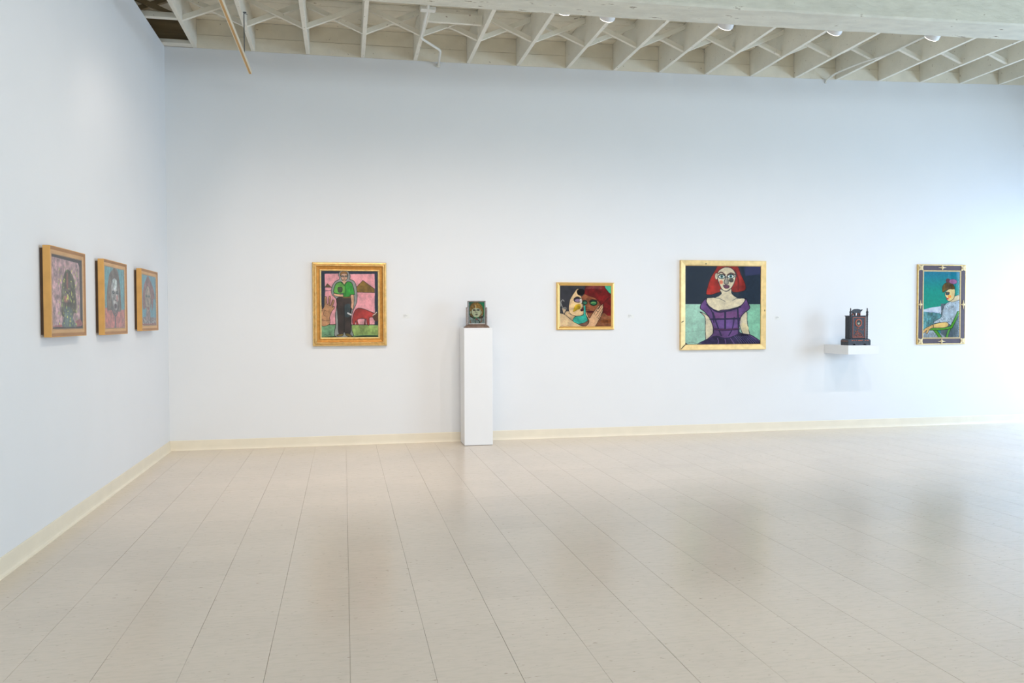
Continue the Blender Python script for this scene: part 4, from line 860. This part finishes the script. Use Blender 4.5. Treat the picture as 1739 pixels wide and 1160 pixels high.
# painted conduits
def bend(pts, r=0.05, n=5):
    P = [Vector(p) for p in pts]; out = [P[0]]
    for i in range(1, len(P) - 1):
        a = P[i] + (P[i - 1] - P[i]).normalized() * min(r, (P[i - 1] - P[i]).length / 2); c = P[i] + (P[i + 1] - P[i]).normalized() * min(r, (P[i + 1] - P[i]).length / 2)
        for k in range(n + 1):
            u = k / n; out.append(a * (1 - u) ** 2 + P[i] * 2 * u * (1 - u) + c * u * u)
    return out + [P[-1]]
t = thing('conduit_pipe', 'bent white conduit crossing a joist and running down to the wall top', 'pipe', (2.45, -0.76, 4.0))
zz = -0.0105
MB().tube(bend([(-0.02, -1.44, zz), (0.0, 0.0, zz), (0.225, 0.315, zz), (0.255, 0.742, zz), (0.253, 0.745, -0.045)], 0.05), 0.0125, 10).build('pipe', M['conduit'], t, smooth=True)
MB().box(-0.07, 0.06, -0.76, -0.69, zz - 0.016, zz + 0.012, 0.003).build('mounting_plate', M['conduit'], t)
MB().box(0.232, 0.276, 0.738, 0.758, -0.04, -0.012, 0.003).build('clip', M['conduit'], t)
t = thing('cable_run', 'pair of thin white cables crossing the joists towards the right', 'cable', (7.3, -0.7, zt(7.3)))
for k in (0, 1):
    o = 0.02 * k; MB().tube(bend([(0.064 + o, -1.05, -0.006), (0.055 + o, -0.22, -0.006), (-0.055 + o, 0.04, -0.009), (-0.11 + o, 0.42, -0.010), (-0.06 + o * 0.4, 0.692, -0.012), (-0.064 + o * 0.4, 0.693, -0.05)], 0.1), 0.0072, 8).build('cable', M['conduit'], t, smooth=True)
# lighting track behind the girder and its spot heads
tr = MB(); xt = np.linspace(2.6, 8.2, 8)
tr.add([(x, yy, zt(x) - dz) for x in xt for yy, dz in ((-1.984, 0.026), (-1.95, 0.026), (-1.95, 0.002), (-1.984, 0.002))], [(i * 4 + k, i * 4 + (k + 1) % 4, (i + 1) * 4 + (k + 1) % 4, (i + 1) * 4 + k) for i in range(7) for k in range(4)] + [(0, 1, 2, 3), (31, 30, 29, 28)])
tag(tr.build('lighting_track', M['lamphouse']), 'white lighting track fixed to the joists behind the girder', 'track')
proto = None
LAMPS = [(3.068, 3.825, 'leftmost', -2.062), (3.518, 3.806, 'second from left', -2.048), (3.905, 3.792, 'third from left', -2.012), (4.985, 3.80, 'fourth from left', -2.012), (6.04, 3.826, 'second from right', -2.012), (7.045, 3.846, 'rightmost', -2.012)]
for X, Z, wh, ly in LAMPS:
    lab = 'white track spotlight peeking below the girder, %s of the row' % wh
    zc = Z + 0.085
    if proto is None:
        proto = thing('track_spotlight', lab, 'lamp', (X, ly, zc), 0, 'track spotlights behind the girder'); t = proto
        ax = Vector((0, 0.72, -0.69)).normalized()
        prf = [(0.03, -0.07), (0.052, -0.06), (0.064, -0.04), (0.068, -0.01), (0.068, 0.05), (0.064, 0.056)]
        b = MB(); vs = []; n_ = 18; u = Vector((1, 0, 0)); v = ax.cross(u)
        for r, s_ in prf:
            for k in range(n_): q = 2 * math.pi * k / n_; vs.append(tuple(ax * s_ + (u * math.cos(q) + v * math.sin(q)) * r))
        fs = [(i * n_ + k, i * n_ + (k + 1) % n_, (i + 1) * n_ + (k + 1) % n_, (i + 1) * n_ + k) for i in range(len(prf) - 1) for k in range(n_)] + [tuple(range(n_))]
        fs += [tuple((len(prf) - 1) * n_ + k for k in range(n_))]
        b.add(vs, fs).build('housing', M['lamphouse'], t, smooth=True)
        b = MB(); vs = [tuple(ax * s_ + (u * math.cos(2 * math.pi * k / n_) + v * math.sin(2 * math.pi * k / n_)) * 0.06) for s_ in (0.0562, 0.060) for k in range(n_)]
        b.add(vs, [(k, (k + 1) % n_, n_ + (k + 1) % n_, n_ + k) for k in range(n_)] + [tuple(range(n_)), tuple(range(n_, 2 * n_))]).build('lens', M['lens'], t)
        MB().box(-0.075, -0.069, -0.012, 0.012, -0.02, 0.066, 0.002).box(0.069, 0.075, -0.012, 0.012, -0.02, 0.066, 0.002).box(-0.069, 0.069, -0.012, 0.012, 0.061, 0.066, 0.0015).build('yoke', M['lamphouse'], t)
        parts = list(t.children)
    else:
        t = proto.copy(); C.objects.link(t); t.location = (X, ly, zc); t['label'] = lab
        for ch in parts: c = ch.copy(); C.objects.link(c); c.parent = t
    ty = -1.967 - ly; zb = zt(X) - 0.0285 - zc
    MB().box(-0.010, 0.010, -0.012, ty + 0.010, 0.064, 0.070, 0.0015).box(-0.010, 0.010, ty - 0.010, ty + 0.010, 0.0685, max(zb, 0.072), 0.0015).build('stem', M['lamphouse'], t)
